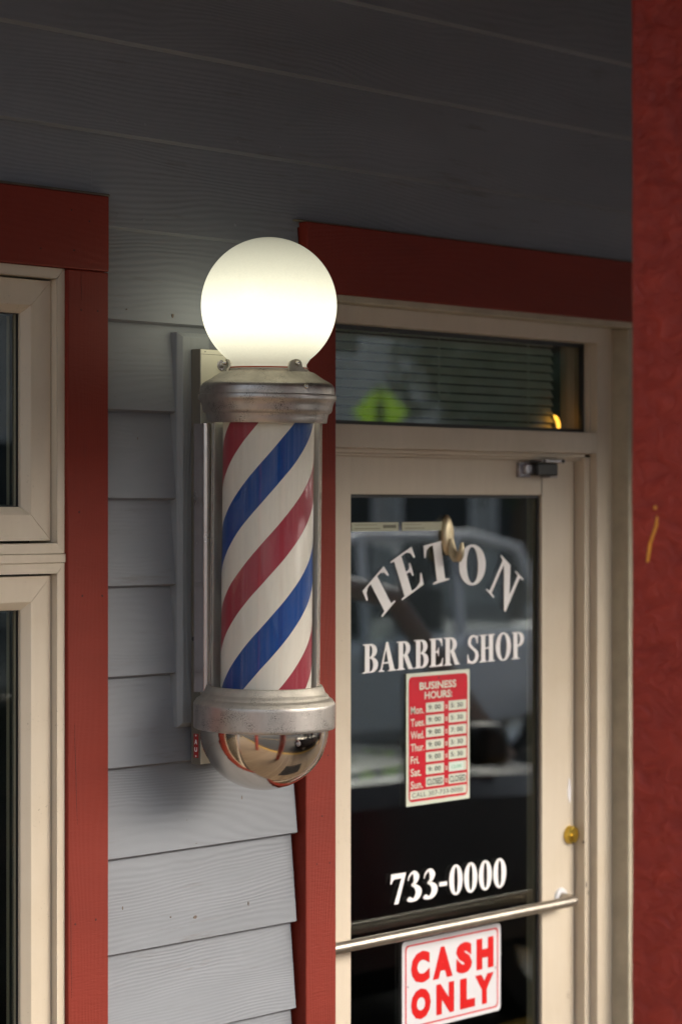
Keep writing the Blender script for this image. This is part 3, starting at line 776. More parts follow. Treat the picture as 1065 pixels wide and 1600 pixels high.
# closer arm bracket at the head of the door
ax0, az1 = W(806, 722, YD); ax1, az0 = W(823, 746, YD)
cl = MB().box(ax0, ax1, YD-.010, YD, az0, az1).box(ax0+.008, ax1-.003, YD-.022, YD-.010, az0+.008, az1-.006).build('door_closer', M['zinc'], dr, bevel=.0015)
MB().box(ax1-.004, ax1+.072, YD-.034, YD-.010, az0+.004, az1-.002).build('closer_arm', M['black'], cl, bevel=.003)
MB().box(ax1+.004, ax1+.092, YD-.040, YD-.004, az1-.0005, az1+.0065).box(ax1+.03, ax1+.06, YD-.042, YD-.012, az0-.0005, az0+.0035).build('closer_plate', M['zinc'], cl, bevel=.0015)
for q_ in (.012, .082):
    MB().lathe([(0, -.0025), (.004, -.002), (.0045, 0)], 16, 0, (ax1+q_, YD-.040, az1+.003), 'y').build('closer_screw', M['black'], cl)
MB().box(dR_gl-.0006, dR_gl+.0004, YD-.0002, YD+.001, gz1-.002, zDoorTop).build('rail_seam', M['brown_line'], dr)

# --- inside: a dark room with a neon piece and two ceiling lamps
rm = MB()
rm.box(lo, hi, 4.6, 4.7, 0, 3.2); rm.box(lo, hi, .2, 4.6, -.13, -.001); rm.box(lo, hi, .165, 4.6, 2.75, 2.85)
rm.box(tx1+.1, tx1+.16, .165, 4.6, 0, 2.75); rm.box(3.4, 3.46, .165, 4.6, 0, 2.75); rm.box(-4.1, -4.04, .165, 4.6, 0, 2.75)
rm.build('interior_walls', M['dark_room'], shop)
for x, y in ((2.4, 1.9), (3.0, 2.9)):
    MB().box(x-.25, x+.25, y-.09, y+.09, 2.70, 2.745).build('ceiling_lamp', M['ceil_lamp'], shop, bevel=.004)
nx, nz = W(868, 660, .092)
MB().tube([(nx-.020+.03*math.cos(a_), .092, nz-.012+.030*math.sin(a_)) for a_ in [R(70-i*9) for i in range(9)]], [.001, .003, .0045, .005, .005, .005, .005, .0045, .004], 12).build('neon_tube', M['neon'], shop)

# =================================================================== PORCH
EY = -1.95
porch = empty('porch', (0, -1.4, 0), 'covered porch with rough red painted posts in front of the shop', 'porch')
porch.location = (0, 0, 0)
MB().box(-1.95, 9, EY, -.022, 3.36, 3.42).build('porch_ceiling', M['soffit'], porch)
MB().box(-2.1, 9.2, EY-.25, .0139, 3.46, 3.56).box(-1.95, 9, EY-.06, EY+.0, 2.50, 3.459).build('porch_roof', M['fac_brown'], porch)
PX = W(984, HY, -1.28)
pxl = WX(984, -1.28)
MB().box(-1.95, 9, -1.46, -1.28, 2.76, 3.358).build('porch_beam', M['post'], porch, bevel=.006)
for k, x in enumerate((pxl, -2.12, pxl+4.8)):
    po = MB()
    nseg = 60
    vs_, fs = [], []
    for i in range(nseg+1):
        z = 2.758*i/nseg
        for (a, b_) in ((0, -1.46), (.18, -1.46), (.18, -1.28), (0, -1.28)):
            vs_.append((x+a+random.uniform(-.0006, .0006), b_+random.uniform(-.0006, .0006), z))
    for i in range(nseg):
        for q in range(4): fs.append((4*i+q, 4*i+(q+1) % 4, 4*i+4+(q+1) % 4, 4*i+4+q))
    fs += [(3, 2, 1, 0), (4*nseg, 4*nseg+1, 4*nseg+2, 4*nseg+3)]
    po.add(vs_, fs)
    pob = po.build('post', M['post'], porch, bevel=.006)
    if k == 0:
        # amber drip on the post's side face: (y, z) on the plane x = pxl
        def WS(px, py):
            r_ = FW+RT*((px-CX)/FP); t_ = (pxl-CAM.x)/r_.x; return CAM.y+r_.y*t_, EYE-(py-HY)/FP*t_
        P_ = [WS(*p) for p in ((1026, 806), (1025, 820), (1020, 835), (1015, 850), (1013, 865), (1011, 878))]
        MB().tube([(pxl-.0004, y, z) for y, z in P_], [.001, .0025, .0022, .0022, .0026, .0022], 10).lathe([(0, -.002), (.003, -.001), (.0035, .002)], 12, 0, (pxl, WS(1023, 793)[0], WS(1023, 793)[1]), 'x').build('sap_drip', M['sap'], pob)

# =================================================================== THE BARBER POLE
pole = empty('barber_pole', (0, -.06, WZ(330, 1193, -.06)), 'lit barber pole with glowing white globe, red white and blue stripes and chrome bowl', 'barber pole')
PL = Vector(pole.location)
def pchild(mbuild, name, mats, parent=pole, bevel=0):
    mbuild.v = [(x-PL.x, y-PL.y, z-PL.z) for x, y, z in mbuild.v] if parent is pole or parent is None else mbuild.v
    return mbuild.build(name, mats, parent, bevel=bevel)
# back box
BX = -.0555
bx0 = WX(312.5, BX); bx1 = bx0+.125
bzt, bzb = WZ(330, 546, BX), WZ(318, 1194.5, BX)
bx = MB().box(bx0, bx1, BX, BF-.0005, bzb, bzt)
back = pchild(bx, 'back_box', M['box_side'], bevel=.0012)
pchild(MB().box(bx0+.0012, bx1-.0012, BX-.0014, BX-.0002, bzt-.0095, bzt-.0008), 'cover_flange', M['box_metal'])
c_ = MB().box(bx0+.0015, bx1-.0015, BX-.0012, BX-.0002, bzb+.001, bzt-.0102)
c2 = c_; pchild(c2, 'cover_plate', M['box_metal'])
for q_ in (.0125, .11):
    pchild(MB().lathe([(0, -.0015), (.002, -.0012), (.0026, 0)], 16, 0, (bx0+q_, BX-.0001, bzt-.005), 'y'), 'cover_screw', M['black'])
# knob on the box's side
ky, kz = None, WZ(300, 999, -.055)
pchild(MB().lathe([(0, -.007), (.004, -.0065), (.0058, -.003), (.006, 0)], 20, 0, (bx0, -.044, kz), 'x'), 'switch_knob', M['black'])
# red sticker on the box's side
sy0, sy1 = -.0515, -.0393
sz1, sz0 = WZ(303, 1148, -.055), WZ(303, 1185.5, -.055)
stk = MB().box(bx0-.0006, bx0, sy0, sy1, sz0, sz1)
stick = pchild(stk, 'sticker', M['sticker_red'])
g_ = MB(); hz_ = (sz1-sz0)
def side_glyph(loops, zc):
    v, f = curve_mesh(loops, .0004)
    g_.add([(bx0-.0009-p.z*1, (sy0+sy1)/2+(p.x)*-1, zc+p.y) for p in v], f)
side_glyph([[(-.0035, -.0045), (-.002, -.0045), (-.0013, -.002), (.0013, -.002), (.002, -.0045), (.0035, -.0045), (.0010, .0045), (-.0010, .0045)], [(-.0008, -.0005), (.0008, -.0005), (0, .0025)]], sz0+hz_*.66)
side_glyph([[(-.0035, .0045), (-.0035, -.0015), (-.002, -.004), (.002, -.004), (.0035, -.0015), (.0035, .0045), (.0018, .0045), (.0018, -.001), (.001, -.0022), (-.001, -.0022), (-.0018, -.001), (-.0018, .0045)]], sz0+hz_*.34)
for zz in (.93, .07):
    side_glyph([[(-.002, 0), (0, .002), (.002, 0), (0, -.002)]], sz0+hz_*zz)
g_.v = [(x-PL.x, y-PL.y, z-PL.z) for x, y, z in g_.v]
gg = g_.build('sticker_mark', M['white_letter'], stick)
# bright channels beside the tube
for xx, mir in ((WX(322, -.082), 1), (None, 0)):
    if xx is None: xx = 2*(bx0+bx1)/2-WX(322, -.082)
    z0_, z1_ = WZ(320, 1083, -.09), WZ(320, 661, -.09)
    ch = MB().tube([(xx, -.082, z0_), (xx, -.082, z1_)], .0085, 20).box(xx-.0075, xx+.0075, -.082, -.0570, z0_+.0005, z1_-.0005)
    for i in range(14): 
        zz = z0_+(z1_-z0_)*(i+.5)/14
        pv = Vector((CAM.x-xx, CAM.y+.082, 0)).normalized()
        ch.lathe([(0, .0001), (.0008, 0)], 8, 1, (xx+pv.x*.0086, -.082+pv.y*.0086, zz), 'y')
    pchild(ch, 'channel', [M['channel'], M['black']])
# the turned parts share a slightly leaning axis
lean = Vector((-.0235*.55+.0071, -.017-.0040, 1)).normalized()
lean = (Vector((0, 0, 1)) - FW*.020 + RT*.0105).normalized()
QR = Vector((0, 0, 1)).rotation_difference(lean)
A0 = Vector((0, 0, 0)); A0 = POLE + Vector((0, 0, EYE-(AXP-HY)*K)) + RT*((412.8-416)*K)
def turned(mb_, name, mats, parent=pole, bevel=0):
    if parent is pole:
        o = mb_.build(name, mats, parent); o.rotation_mode = 'QUATERNION'; o.rotation_quaternion = QR; o.location = A0-PL
    else: o = mb_.build(name, mats, parent)
    return o
def PZ(y): return (AXP-y)*K
def prof(l): return [(r_*K, PZ(y_)) for r_, y_ in l]
def fine(l, k=4):
    """round a profile's corners a little"""
    o = [l[0]]
    for a, b_, c in zip(l, l[1:], l[2:]):
        o += [(b_[0]+(a[0]-b_[0])*.10, b_[1]+(a[1]-b_[1])*.10), (b_[0]+(c[0]-b_[0])*.10, b_[1]+(c[1]-b_[1])*.10)]
    return o+[l[-1]]
capT = [(55, 577), (63, 577.5), (65, 580.5), (72, 582.5), (79, 587), (88, 593), (96, 597.2), (101, 600.5), (104, 605), (104.8, 612), (104.8, 616.5)]
capB = [(104.8, 616.5), (107.6, 617.8), (107.8, 624.5), (104, 628.5), (102.2, 634), (101, 641.5), (99, 645.2), (95.5, 646.8), (94.2, 653), (93, 661), (88, 661.5), (88, 655)]
cap = MB().lathe(prof(fine(capT)), 96, 0).lathe(prof(fine(capB)), 96, 1)
capo = turned(cap, 'top_cap', [M['alu_sand'], M['alu']])
# the band of the cap under the sanded dome is smoother metal
for p in capo.data.polygons:
    zc = sum(capo.data.vertices[i].co.z for i in p.vertices)/len(p.vertices)
    if zc < PZ(600): p.material_index = 1
# three ears with screws round the collar
def polar(phi, r_): a = AD+R(phi); return math.cos(a)*r_*K, math.sin(a)*r_*K
for phi in (42, -78, 162):
    ear = MB(); n_ = 16
    ux, uy = polar(phi, 1/K); tx_, ty_ = -uy, ux
    pr = [(q_*1.3, w_) for q_, w_ in [(-19, 584), (-13, 580), (-10.5, 574), (-9, 568), (-6, 564.4), (-2, 563), (2, 563), (6, 564.4), (9, 568), (10.5, 574), (13, 580), (19, 584)]]
    vs_ = []
    for rr in (66.0, 62.5):
        for a_, y_ in pr:
            r2 = math.sqrt(max(rr*rr-a_*a_, 1))+(max(0, y_-574)*.8); vs_.append(((ux*r2+tx_*a_)*K, (uy*r2+ty_*a_)*K, PZ(y_)))
    L_ = len(pr)
    ear.add(vs_, [tuple(range(L_)), tuple(range(2*L_-1, L_-1, -1))]+[(i, (i+1) % L_, L_+(i+1) % L_, L_+i) for i in range(L_)])
    eo = turned(ear, 'ear', M['alu_sand'], capo)
    sc_ = MB().lathe([(0, .006), (.0025, .0058), (.0042, .003), (.0045, 0), (.0022, -.001), (.0022, -.010)], 20, 0, (0, 0, 0), 'z')
    o_ = sc_.build('ear_screw', M['screw'], capo)
    o_.rotation_mode = 'QUATERNION'; o_.rotation_quaternion = Vector((0, 0, 1)).rotation_difference(Vector((ux, uy, 0)))
    o_.location = (ux*66.5*K, uy*66.5*K, PZ(569))
# screw in the band
for phi in (34,):
    ux, uy = polar(phi, 1/K)
    o_ = MB().lathe([(0, .004), (.0025, .0038), (.0045, .002), (.0047, 0)], 20, 0).build('band_screw', M['screw'], capo)
    o_.rotation_mode = 'QUATERNION'; o_.rotation_quaternion = Vector((0, 0, 1)).rotation_difference(Vector((ux, uy, 0))); o_.location = (ux*104.6*K, uy*104.6*K, PZ(606))
# washer and bolt on the box behind the left ear
wxp = W(345, 571, BX)
bo = MB().lathe([(0, -.0105), (.003, -.010), (.004, -.004), (.005, -.0035), (.005, -.003), (.0095, -.003), (.0105, -.002), (.0105, 0)], 28, 0, (wxp[0], BX, wxp[1]), 'y')
pchild(bo, 'box_bolt', M['zinc'])
# gasket, globe
turned(MB().lathe(prof([(60, 576.9), (63.5, 576.6), (63.5, 574.8), (60, 574.4)]), 72), 'globe_gasket', M['orange_gasket'])
gp = []; rg = 105.6; cyg = 478
a0_ = math.degrees(math.asin(60.5/rg))
for i in range(49):
    a_ = R(i/48*(180-a0_-3)); gp.append((rg*math.sin(a_), cyg-rg*math.cos(a_)))
gp += [(59.6, 569.5), (59.4, 572), (60.5, 575.5), (60.5, 580)]
glb = MB().lathe([(r_*K, (cyg-y_)*K) for r_, y_ in gp], 96)
go = turned(glb, 'globe', M['globe'])
go.location = A0-PL+lean*PZ(cyg)+RT*(-2.0*K+.0036)
# tube and drum
turned(MB().lathe(prof([(86, 659), (86, 1084)]), 96).lathe(prof([(84, 659), (84, 1084)]), 96), 'glass_tube', M['pole_glass'])
rf_ = MB(); av = [math.degrees(AD)+84+i*4 for i in range(49)]
pts_ = [(math.cos(R(a_))*q*K, math.sin(R(a_))*q*K) for q in (82.5, 81.5) for a_ in (av if q > 82 else av[::-1])]
rf_.prism(pts_, 'z', PZ(1084), PZ(658))
turned(rf_, 'added_reflector', M['reflector'])  # added strip, put in to pale the gap between drum and tube
dm = MB().lathe(prof([(71, 652), (71, 1092)]), 96)
do = turned(dm, 'striped_drum', M['stripes']); do.location = do.location + RT*(2.4*K)
# lower cap
low = [(84, 1079), (86.5, 1076), (88, 1069.3), (90, 1070), (92.5, 1075), (95, 1081), (99.5, 1085), (101, 1088.5), (106.5, 1091.5), (110.2, 1097.5)]
lowB = [(110.2, 1097.5), (110.6, 1099), (110.6, 1134.5), (109.8, 1136), (107, 1136.4), (101, 1136.4)]
lc = turned(MB().lathe(prof(fine(low)), 96, 0).lathe(prof(fine(lowB)), 96, 1), 'bottom_cap', [M['alu_sand'], M['alu']])
# bowl
bp = [(99.5, 1131)]
for i in range(29):
    a_ = R(90*i/28); bp.append((100.2*math.cos(a_), 1140+94*math.sin(a_)))
bp[-1] = (0, 1234)
bw = turned(MB().lathe(prof(bp), 96), 'chrome_bowl', M['chrome'])
ux, uy = polar(32, 1/K)
o_ = MB().lathe([(0, .003), (.003, .003), (.0045, .0015), (.005, 0)], 20).build('bowl_screw', M['zinc'], bw)
o_.rotation_mode = 'QUATERNION'; o_.rotation_quaternion = Vector((0, 0, 1)).rotation_difference(Vector((ux, uy, -.1)).normalized()); o_.location = (ux*99*K, uy*99*K, PZ(1152))

# =================================================================== SIGNS ON THE PANE
# opening hours sign
YH = YP-.0035
a, b_ = W(634.5, 1159, YH), W(733, 1150, YH)
hx0, hx1 = a[0], b_[0]
hz_t = WZ(684, 1049, YH); hz_b = WZ(684, 1254, YH); HW, HH = hx1-hx0, hz_t-hz_b
print('hours sign', HW, HH)
hs = empty('opening_hours_sign', (hx0+HW/2, YH, hz_b), 'small red and white business hours sign taped to the glass below BARBER SHOP', 'sign')
def rrect(x0, x1, z0, z1, r_, k=6):
    return arc(x1-r_, z1-r_, r_, r_, 90, 0, k)+arc(x1-r_, z0+r_, r_, r_, 0, -90, k)+arc(x0+r_, z0+r_, r_, r_, -90, -180, k)+arc(x0+r_, z1-r_, r_, r_, 180, 90, k)
def sub(mb_, org, name, mats, par):
    mb_.v = [(x-org[0], y-org[1], z-org[2]) for x, y, z in mb_.v]; return mb_.build(name, mats, par)
HO = tuple(hs.location)
panel = sub(MB().box(hx0, hx1, YH, YH+.0018, hz_b, hz_t), HO, 'panel', M['hours_cell'], hs)
fx = lambda u: hx0+HW*u
fz = lambda v_: hz_t-HH*v_
sub(MB().prism(rrect(fx(.035), fx(.965), fz(.97), fz(.028), HW*.05), 'y', YH-.0004, YH-.0001), HO, 'red_field', M['hours_red'], hs)
class Sink:
    def __init__(s, name, mat, org, par): s.a = (name, mat, org, par)
    def add(s, v, f, mi=0, sm=False):
        q = MB(); q.add(v, f); sub(q, s.a[2], s.a[0], s.a[1], s.a[3])
ink = Sink('black_lettering', M['ink'], HO, panel); wht = Sink('white_lettering', M['hours_cell'], HO, panel); cells = Sink('time_cell', M['hours_cell'], HO, panel)
def cellbox(*a): q = MB().box(*a); cells.add(q.v, q.f)
cells.box = cellbox
YI = YH-.0008; YT = YH-.0011
sans_into(wht, 'BUSINESS', fx(.20), fx(.78), fz(.130), fz(.072), YI, 0, .028)
sans_into(wht, 'HOURS:', fx(.28), fx(.715), fz(.203), fz(.145), YI, 0, .028)
days = [('Mon.', '9: 00', '5: 30'), ('Tues.', '9: 00', '5: 30'), ('Wed.', '9: 00', '7: 00'), ('Thur.', '9: 00', '5: 30'), ('Fri.', '9: 00', '5: 30'), ('Sat.', '9: 00', '12-00'), ('Sun.', 'CLOSED', 'CLOSED')]
for i, (dn, t0, t1) in enumerate(days):
    v0 = .232+i*.0938; v1 = v0+.074
    cells.box(fx(.30), fx(.585), YI+.0002, YI+.0006, fz(v1), fz(v0)); cells.box(fx(.66), fx(.945), YI+.0002, YI+.0006, fz(v1), fz(v0))
    wd = {'Mon.': .21, 'Tues.': .225, 'Wed.': .215, 'Thur.': .22, 'Fri.': .135, 'Sat.': .17, 'Sun.': .195}[dn]
    sans_into(wht, dn, fx(.062), fx(.062+wd*.97), fz(v1+.003), fz(v0+.018), YI, 0, .018)
    sans_into(wht, 'to', fx(.60), fx(.645), fz(v1-.015), fz(v0+.02), YI, 0, .012)
    if t0 == 'CLOSED':
        sans_into(ink, t0, fx(.315), fx(.565), fz(v1-.012), fz(v0+.014), YT, 0, .012); sans_into(ink, t1, fx(.672), fx(.93), fz(v1-.012), fz(v0+.014), YT, 0, .012)
    else:
        sans_into(ink, t0, fx(.335), fx(.53), fz(v1-.020), fz(v0+.018), YT, 0, .01)
        if dn != 'Sat.': sans_into(ink, t1, fx(.69), fx(.885), fz(v1-.020), fz(v0+.018), YT, 0, .01)
v0 = .232+7*.0938; cells.box(fx(.055), fx(.945), YI+.0002, YI+.0006, fz(v0+.062), fz(v0))
sans_into(ink, 'CALL 307-733-0000', fx(.08), fx(.88), fz(v0+.048), fz(v0+.014), YT, 0, -.004)
sub(MB().lathe([(0, -.0004), (.0025, 0)], 12, 0, (fx(.5), YH-.0006, fz(.048)), 'y'), HO, 'nail_hole', M['ink'], panel)
v0 = .232+5*.0938
sub(MB().box(fx(.665), fx(.895), YT-.0001, YT+.0002, fz(v0+.074), fz(v0+.004)), HO, 'tape_patch', M['tape'], hs)
gi = MB(); sans_into(gi, '12:00', fx(.70), fx(.86), fz(v0+.052), fz(v0+.026), YT-.0005, 0, .02); sub(gi, HO, 'green_lettering', M['green_ink'], hs)

# CASH ONLY sign
YK = YP-.0045
kx0, kx1 = WX(628, YK), WX(781.5, YK)
kz1 = (WZ(628, 1471, YK)+WZ(780, 1443.5, YK))/2; kz0 = WZ(782, 1578, YK)
KW, KH = kx1-kx0, kz1-kz0
print('cash sign', KW, KH)
cs_ = empty('cash_only_sign', (kx0+KW/2, YK, kz0), 'white sign with bold red CASH ONLY lettering on the glass just under the pull bar', 'sign'); KO = tuple(cs_.location)
kx = lambda u: kx0+KW*u
kz = lambda v_: kz1-KH*v_
sub(MB().prism(rrect(kx0, kx1, kz0, kz1, .010), 'y', YK, YK+.0022), KO, 'panel', M['sign_white'], cs_)
# thin red border: ring between two rounded rectangles
o1 = rrect(kx(.028), kx(.972), kz(.955), kz(.045), .010); i1 = rrect(kx(.040), kx(.960), kz(.938), kz(.062), .009); L_ = len(o1)
bdm = MB(); bdm.add([(x, YK-.0003, z) for x, z in o1]+[(x, YK-.0003, z) for x, z in i1]+[(x, YK-.0001, z) for x, z in o1]+[(x, YK-.0001, z) for x, z in i1],
        [(i, (i+1) % L_, L_+(i+1) % L_, L_+i) for i in range(L_)]+[(i, 2*L_+i, 2*L_+(i+1) % L_, (i+1) % L_) for i in range(L_)])
sub(bdm, KO, 'red_border', M['sign_red'], cs_)
rl = MB()
# each letter by its place across the sign
for ch, u0, u1 in (('C', .085, .27), ('A', .30, .50), ('S', .535, .70), ('H', .745, .925)):
    sans_into(rl, ch, kx(u0), kx(u1), kz(.485), kz(.135), YK-.0004, 0, .075)
for ch, u0, u1 in (('O', .085, .28), ('N', .335, .515), ('L', .575, .73), ('Y', .73, .925)):
    sans_into(rl, ch, kx(u0), kx(u1), kz(.885), kz(.545), YK-.0004, 0, .075)
sub(rl, KO, 'red_lettering', M['sign_red'], cs_)
for u, v_ in ((.055, .50), (.945, .50)): sub(MB().lathe([(0, -.0006), (.0018, -.0003)], 12, 0, (kx(u), YK-.0001, kz(v_)), 'y'), KO, 'screw_hole', M['black'], cs_)

# bronze stick-on hook in front of the letter T
hkx, hkt = W(702, 804, YP-.01); hkb = WZ(702, 868, YP-.01)
HC = (hkx, YP-.001, (hkt+hkb)/2); Hh = hkt-hkb
hk = empty('adhesive_hook', HC, 'oval bronze stick-on hook on the door glass above TETON', 'hook')
vs_, fs = [], []; nu, nv = 24, 14
for j in range(nv+1):
    t_ = j/nv
    for i in range(nu):
        a_ = 2*PI*i/nu; wdt = .0125*(1-.10*math.cos(a_)) 
        e = math.sin(a_); cc = math.cos(a_)
        x_ = .0190*cc*math.cos(t_*PI/2)**.55 if t_ < 1 else 0; z_ = Hh/2*e*math.cos(t_*PI/2)**.55 if t_ < 1 else 0
        x_ *= (1 - .25*(z_/(Hh/2) > 0)*(z_/(Hh/2))**2)
        vs_.append((x_, -.012*math.sin(t_*PI/2), z_))
for j in range(nv):
    for i in range(nu): fs.append((j*nu+i, j*nu+(i+1) % nu, (j+1)*nu+(i+1) % nu, (j+1)*nu+i))
MB().add(vs_, fs, 0, True).build('hook_body', M['bronze'], hk)
pts = [(0, -.011, -Hh*.10), (0, -.015, -Hh*.30), (0, -.019, -Hh*.46), (.0, -.026, -Hh*.56), (.0, -.034, -Hh*.56), (.0, -.040, -Hh*.46), (.0, -.043, -Hh*.32), (.0, -.044, -Hh*.18)]
MB().tube(pts, [.008, .0095, .0105, .0105, .0095, .008, .006, .003], 16).build('hook_arm', M['bronze'], hk)

# =================================================================== ACROSS THE STREET (seen in glass and chrome)
def car(x, y, rz, label, paint='navy', top='fac_white'):  # default top paints the sky's reflection into roof and pillars
    c = empty('parked_car', (x, y, -.15), label, 'car'); c.rotation_euler = (0, 0, rz)
    L2, Wd = 2.35, .93
    st_ = [(-2.35, .62, .45, .80), (-2.25, .80, .32, 1.02), (-1.7, .92, .26, 1.08), (-.8, .93, .24, 1.06), (.3, .93, .24, 1.05), (1.0, .93, .24, 1.04), (1.6, .92, .26, 1.00), (2.15, .86, .30, .90), (2.35, .66, .42, .72)]
    v, f = [], []; K_ = 12
    for xx, hw, zl, zt in st_:
        sec = [(-hw*.9, zl), (-hw, zl+.12), (-hw, (zl+zt)/2), (-hw*.97, zt-.10), (-hw*.88, zt-.02), (-hw*.5, zt+.02), (hw*.5, zt+.02), (hw*.88, zt-.02), (hw*.97, zt-.10), (hw, (zl+zt)/2), (hw, zl+.12), (hw*.9, zl)]
        v += [(xx, a, b_) for a, b_ in sec]
    for i in range(len(st_)-1):
        for k in range(K_): f.append((i*K_+k, i*K_+(k+1) % K_, (i+1)*K_+(k+1) % K_, (i+1)*K_+k))
    f += [tuple(range(K_)), tuple(range(len(v)-1, len(v)-K_-1, -1))]
    MB().add(v, f, 0, True).build('body', M[paint], c)
    cab = [(-2.15, 1.06, .80), (-1.85, 1.72, .66), (-1.2, 1.83, .68), (.1, 1.84, .69), (.75, 1.72, .68), (1.30, 1.06, .80)]
    # cabin as roof, pillars (painted) round dark glass
    v = [(xx, -hw, z) for xx, z, hw in cab]+[(xx, hw, z) for xx, z, hw in cab]
    MB().add([(a, b_*.985, q-.012) for a, b_, q in v], [tuple(range(6)), tuple(range(11, 5, -1))]+[(i, (i+1) % 6, 6+(i+1) % 6, 6+i) for i in range(6)]).build('window', M['cab_glass'], c)
    for s in (-1, 1):
        for xx in (-.9, .05): MB().box(xx-.10, xx+.08, s*.18, s*.60, .75, 1.42).box(xx+.08, xx+.5, s*.18, s*.60, .75, .95).box(xx-.06, xx+.04, s*.28, s*.50, 1.43, 1.60).build('seat', M['black'], c, bevel=.03)
    rf = MB()
    for s in (-1, 1):
        P3 = lambda i: Vector((cab[i][0], s*cab[i][2], cab[i][1]))
        rf.tube([P3(0), P3(1), P3(2), P3(3), P3(4), P3(5)], [.05, .045, .04, .04, .045, .05], 10)
        for xx in (-.95, .18): rf.tube([(xx, s*.80, 1.05), (xx-.05, s*.69, 1.82)], .04, 8)
    rf.add([(a[0], b_, a[1]+.006) for a in cab[1:5] for b_ in (-a[2], a[2])], [(0, 1, 3, 2), (2, 3, 5, 4), (4, 5, 7, 6)])
    rf.add([(a[0], b_, a[1]+.030) for a in cab[1:5] for b_ in (-a[2], a[2])], [(0, 1, 3, 2), (2, 3, 5, 4), (4, 5, 7, 6)])
    rf.build('roof', M[top], c)
    for s in (-1, 1):
        for xx in (-1.42, 1.45):
            wh = empty('wheel', (xx, s*.80, .36)); wh.parent = c
            MB().lathe([(.21, -.11), (.33, -.115), (.36, -.08), (.36, .08), (.33, .115), (.21, .11)], 40, 0, (0, 0, 0), 'y').build('tyre', M['rubber'], wh)
            MB().lathe([(0, -.10), (.07, -.10), (.10, -.07), (.19, -.09), (.215, -.10), (.215, .10), (.19, .09), (.10, .07), (.07, .10), (0, .10)], 30, 0, (0, 0, 0), 'y').build('rim', M['rim'], wh)
        MB().box(2.10, 2.29, s*.52, s*.78, .68, .80).build('headlight', M['lens'], c, bevel=.02)
        MB().box(-2.30, -2.17, s*.62, s*.83, .74, .98).build('tail_light', M['redlens'], c, bevel=.02)
        MB().box(.82, 1.00, s*.90, s*1.08, 1.08, 1.24).build('wing_mirror', M['black'], c, bevel=.04)
    for s in (-1, 1): MB().box(s*2.28, s*2.40, -.6, .6, .45, .62).build('bumper', M['black'], c, bevel=.02)
    return c
c1 = car(3.05, -3.35, 0, 'dark blue parked car with sky sheen painted pale on its roof right outside the shop, mirrored in the door glass')
tag(c1, group='cars parked along the kerb')
c2_ = car(9.3, -3.4, 0, 'dark blue parked car second along the kerb, farther from the shop door'); tag(c2_, group='cars parked along the kerb')
for x_, l_ in ((10.7, 'white parked car across the street, nearer one, mirrored left in the door glass'), (15.9, 'white parked car across the street, farther one, behind the nearer white car')):
    tag(car(x_, -9.6, PI, l_, 'car_white', 'car_white'), group='white cars across the street')

def facade(x0, x1, yf, h, mat, name, label, storeys, nwin, sill=.9):
    b0 = empty(name, ((x0+x1)/2, yf, 0), label, 'building'); X = (x0+x1)/2
    MB().box(x0-X, x1-X, -8, 0, 0, h).build('wall', mat, b0)
    MB().box(x0-X-.2, x1-X+.2, .005, .35, h-.35, h+.1).build('cornice', M['fac_brown'], b0)
    sh = h/storeys
    for s in range(storeys):
        for k in range(nwin):
            wx = x0-X+(x1-x0)*(k+.5)/nwin; ww = (x1-x0)/nwin*(.36 if s == 0 else .22); z0 = s*sh+(.5 if s == 0 else sill); z1 = s*sh+sh*.72
            wf_ = MB(); 
            v0 = len(wf_.v)
            ring(wf_, wx-ww-.08, wx+ww+.08, z0-.08, z1+.08, .09, .06, .004); w1 = wf_.build('window', M['fac_white'], b0)
            MB().box(wx-ww, wx+ww, .004, .03, z0, z1).build('pane', M['fac_glass'], w1)
    return b0
f1 = facade(-12, 12, -26.1, 7.0, M['fac_grey'], 'corner_building', 'grey two storey building across the street facing the barber shop', 2, 4)
f2 = facade(12.4, 27, -26.3, 8.2, M['fac_tan'], 'tan_building', 'tan two storey building across the street with white framed windows', 2, 4)
f3 = facade(27.4, 47, -25.9, 7.4, M['fac_grey'], 'low_building', 'grey building farthest along the far side of the street', 2, 7)

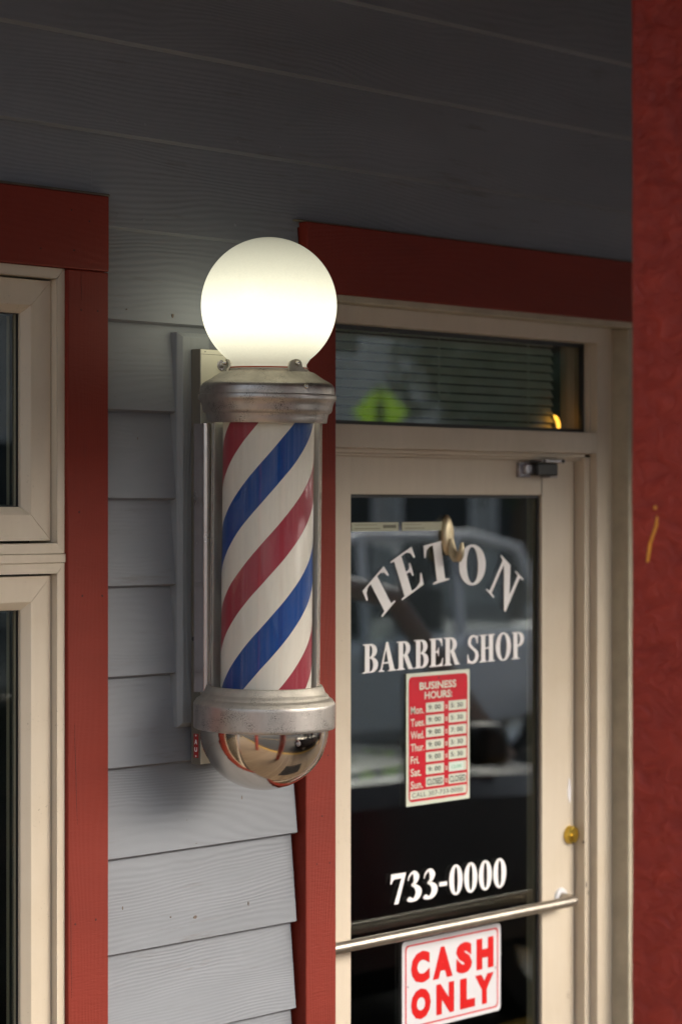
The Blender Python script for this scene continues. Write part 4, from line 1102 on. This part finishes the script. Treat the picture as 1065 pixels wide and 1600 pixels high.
# crossing signs, lime diamonds on posts
def crossing(x, y, zc, s, label):
    e = empty('crossing_sign', (x, y, -.15 if y > -12.5 else 0), label, 'sign', 'lime crossing signs'); b0 = e.location.z
    e.rotation_euler = (0, 0, R(48))
    MB().tube([(0, -.03, 0), (0, -.03, zc-b0+s)], .03, 10).build('sign_post', M['zinc'], e)
    pn = MB().prism([(0, zc-b0-s), (s, zc-b0), (0, zc-b0+s), (-s, zc-b0)], 'y', .006, .0).build('sign_panel', M['sign_lime'], e)
    MB().tube([(0, .012, zc-b0-.05), (0, .012, zc-b0+.14)], .05, 8).tube([(0, .012, zc-b0-.06), (-.12, .012, zc-b0-.30)], .03, 8).tube([(0, .012, zc-b0-.06), (.12, .012, zc-b0-.30)], .03, 8).lathe([(0, -.01), (.06, 0)], 14, 0, (0, .012, zc-b0+.25), 'y').build('walking_figure', M['black'], pn)
cross = crossing(18.8, -16.0, 3.05, .34, 'lime diamond crossing sign on a steel post across the road, mirrored in the transom')

# a tree down the street
tr = empty('street_tree', (25.6, -19.2, 0), 'leafy green tree on the far pavement', 'tree')
MB().tube([(0, 0, 0), (.05, 0, 1.2), (0, .05, 2.6), (.1, 0, 4)], [.16, .13, .1, .05], 10).tube([(0, 0, 2), (.7, .2, 3.4)], [.07, .03], 8).tube([(0, 0, 2.2), (-.7, -.2, 3.6)], [.07, .03], 8).build('trunk', M['bark'], tr)
cr_ = MB()
for i in range(2600):
    a_, e_ = random.uniform(0, 2*PI), random.uniform(-1, 1); rr = random.random()**.4*1.9*(1+.25*math.sin(3*a_))
    c_ = Vector((math.cos(a_)*math.sqrt(1-e_*e_)*rr, math.sin(a_)*math.sqrt(1-e_*e_)*rr, 4.0+e_*rr*.95))
    a1 = Vector((random.gauss(0, 1), random.gauss(0, 1), random.gauss(0, 1))).normalized()*.11; a2 = a1.orthogonal().normalized()*.07
    cr_.add([c_-a1, c_+a2, c_+a1, c_-a2], [(0, 1, 2, 3)])
cr_.build('crown', M['green'], tr)
mt = MB().prism(rrect(doorc-.45, doorc+.45, -.95, -.35, .02), 'z', .001, .012).build('door_mat', M['mat_black'])
tag(mt, 'black rubber door mat lying on the boardwalk in front of the door', 'door mat')
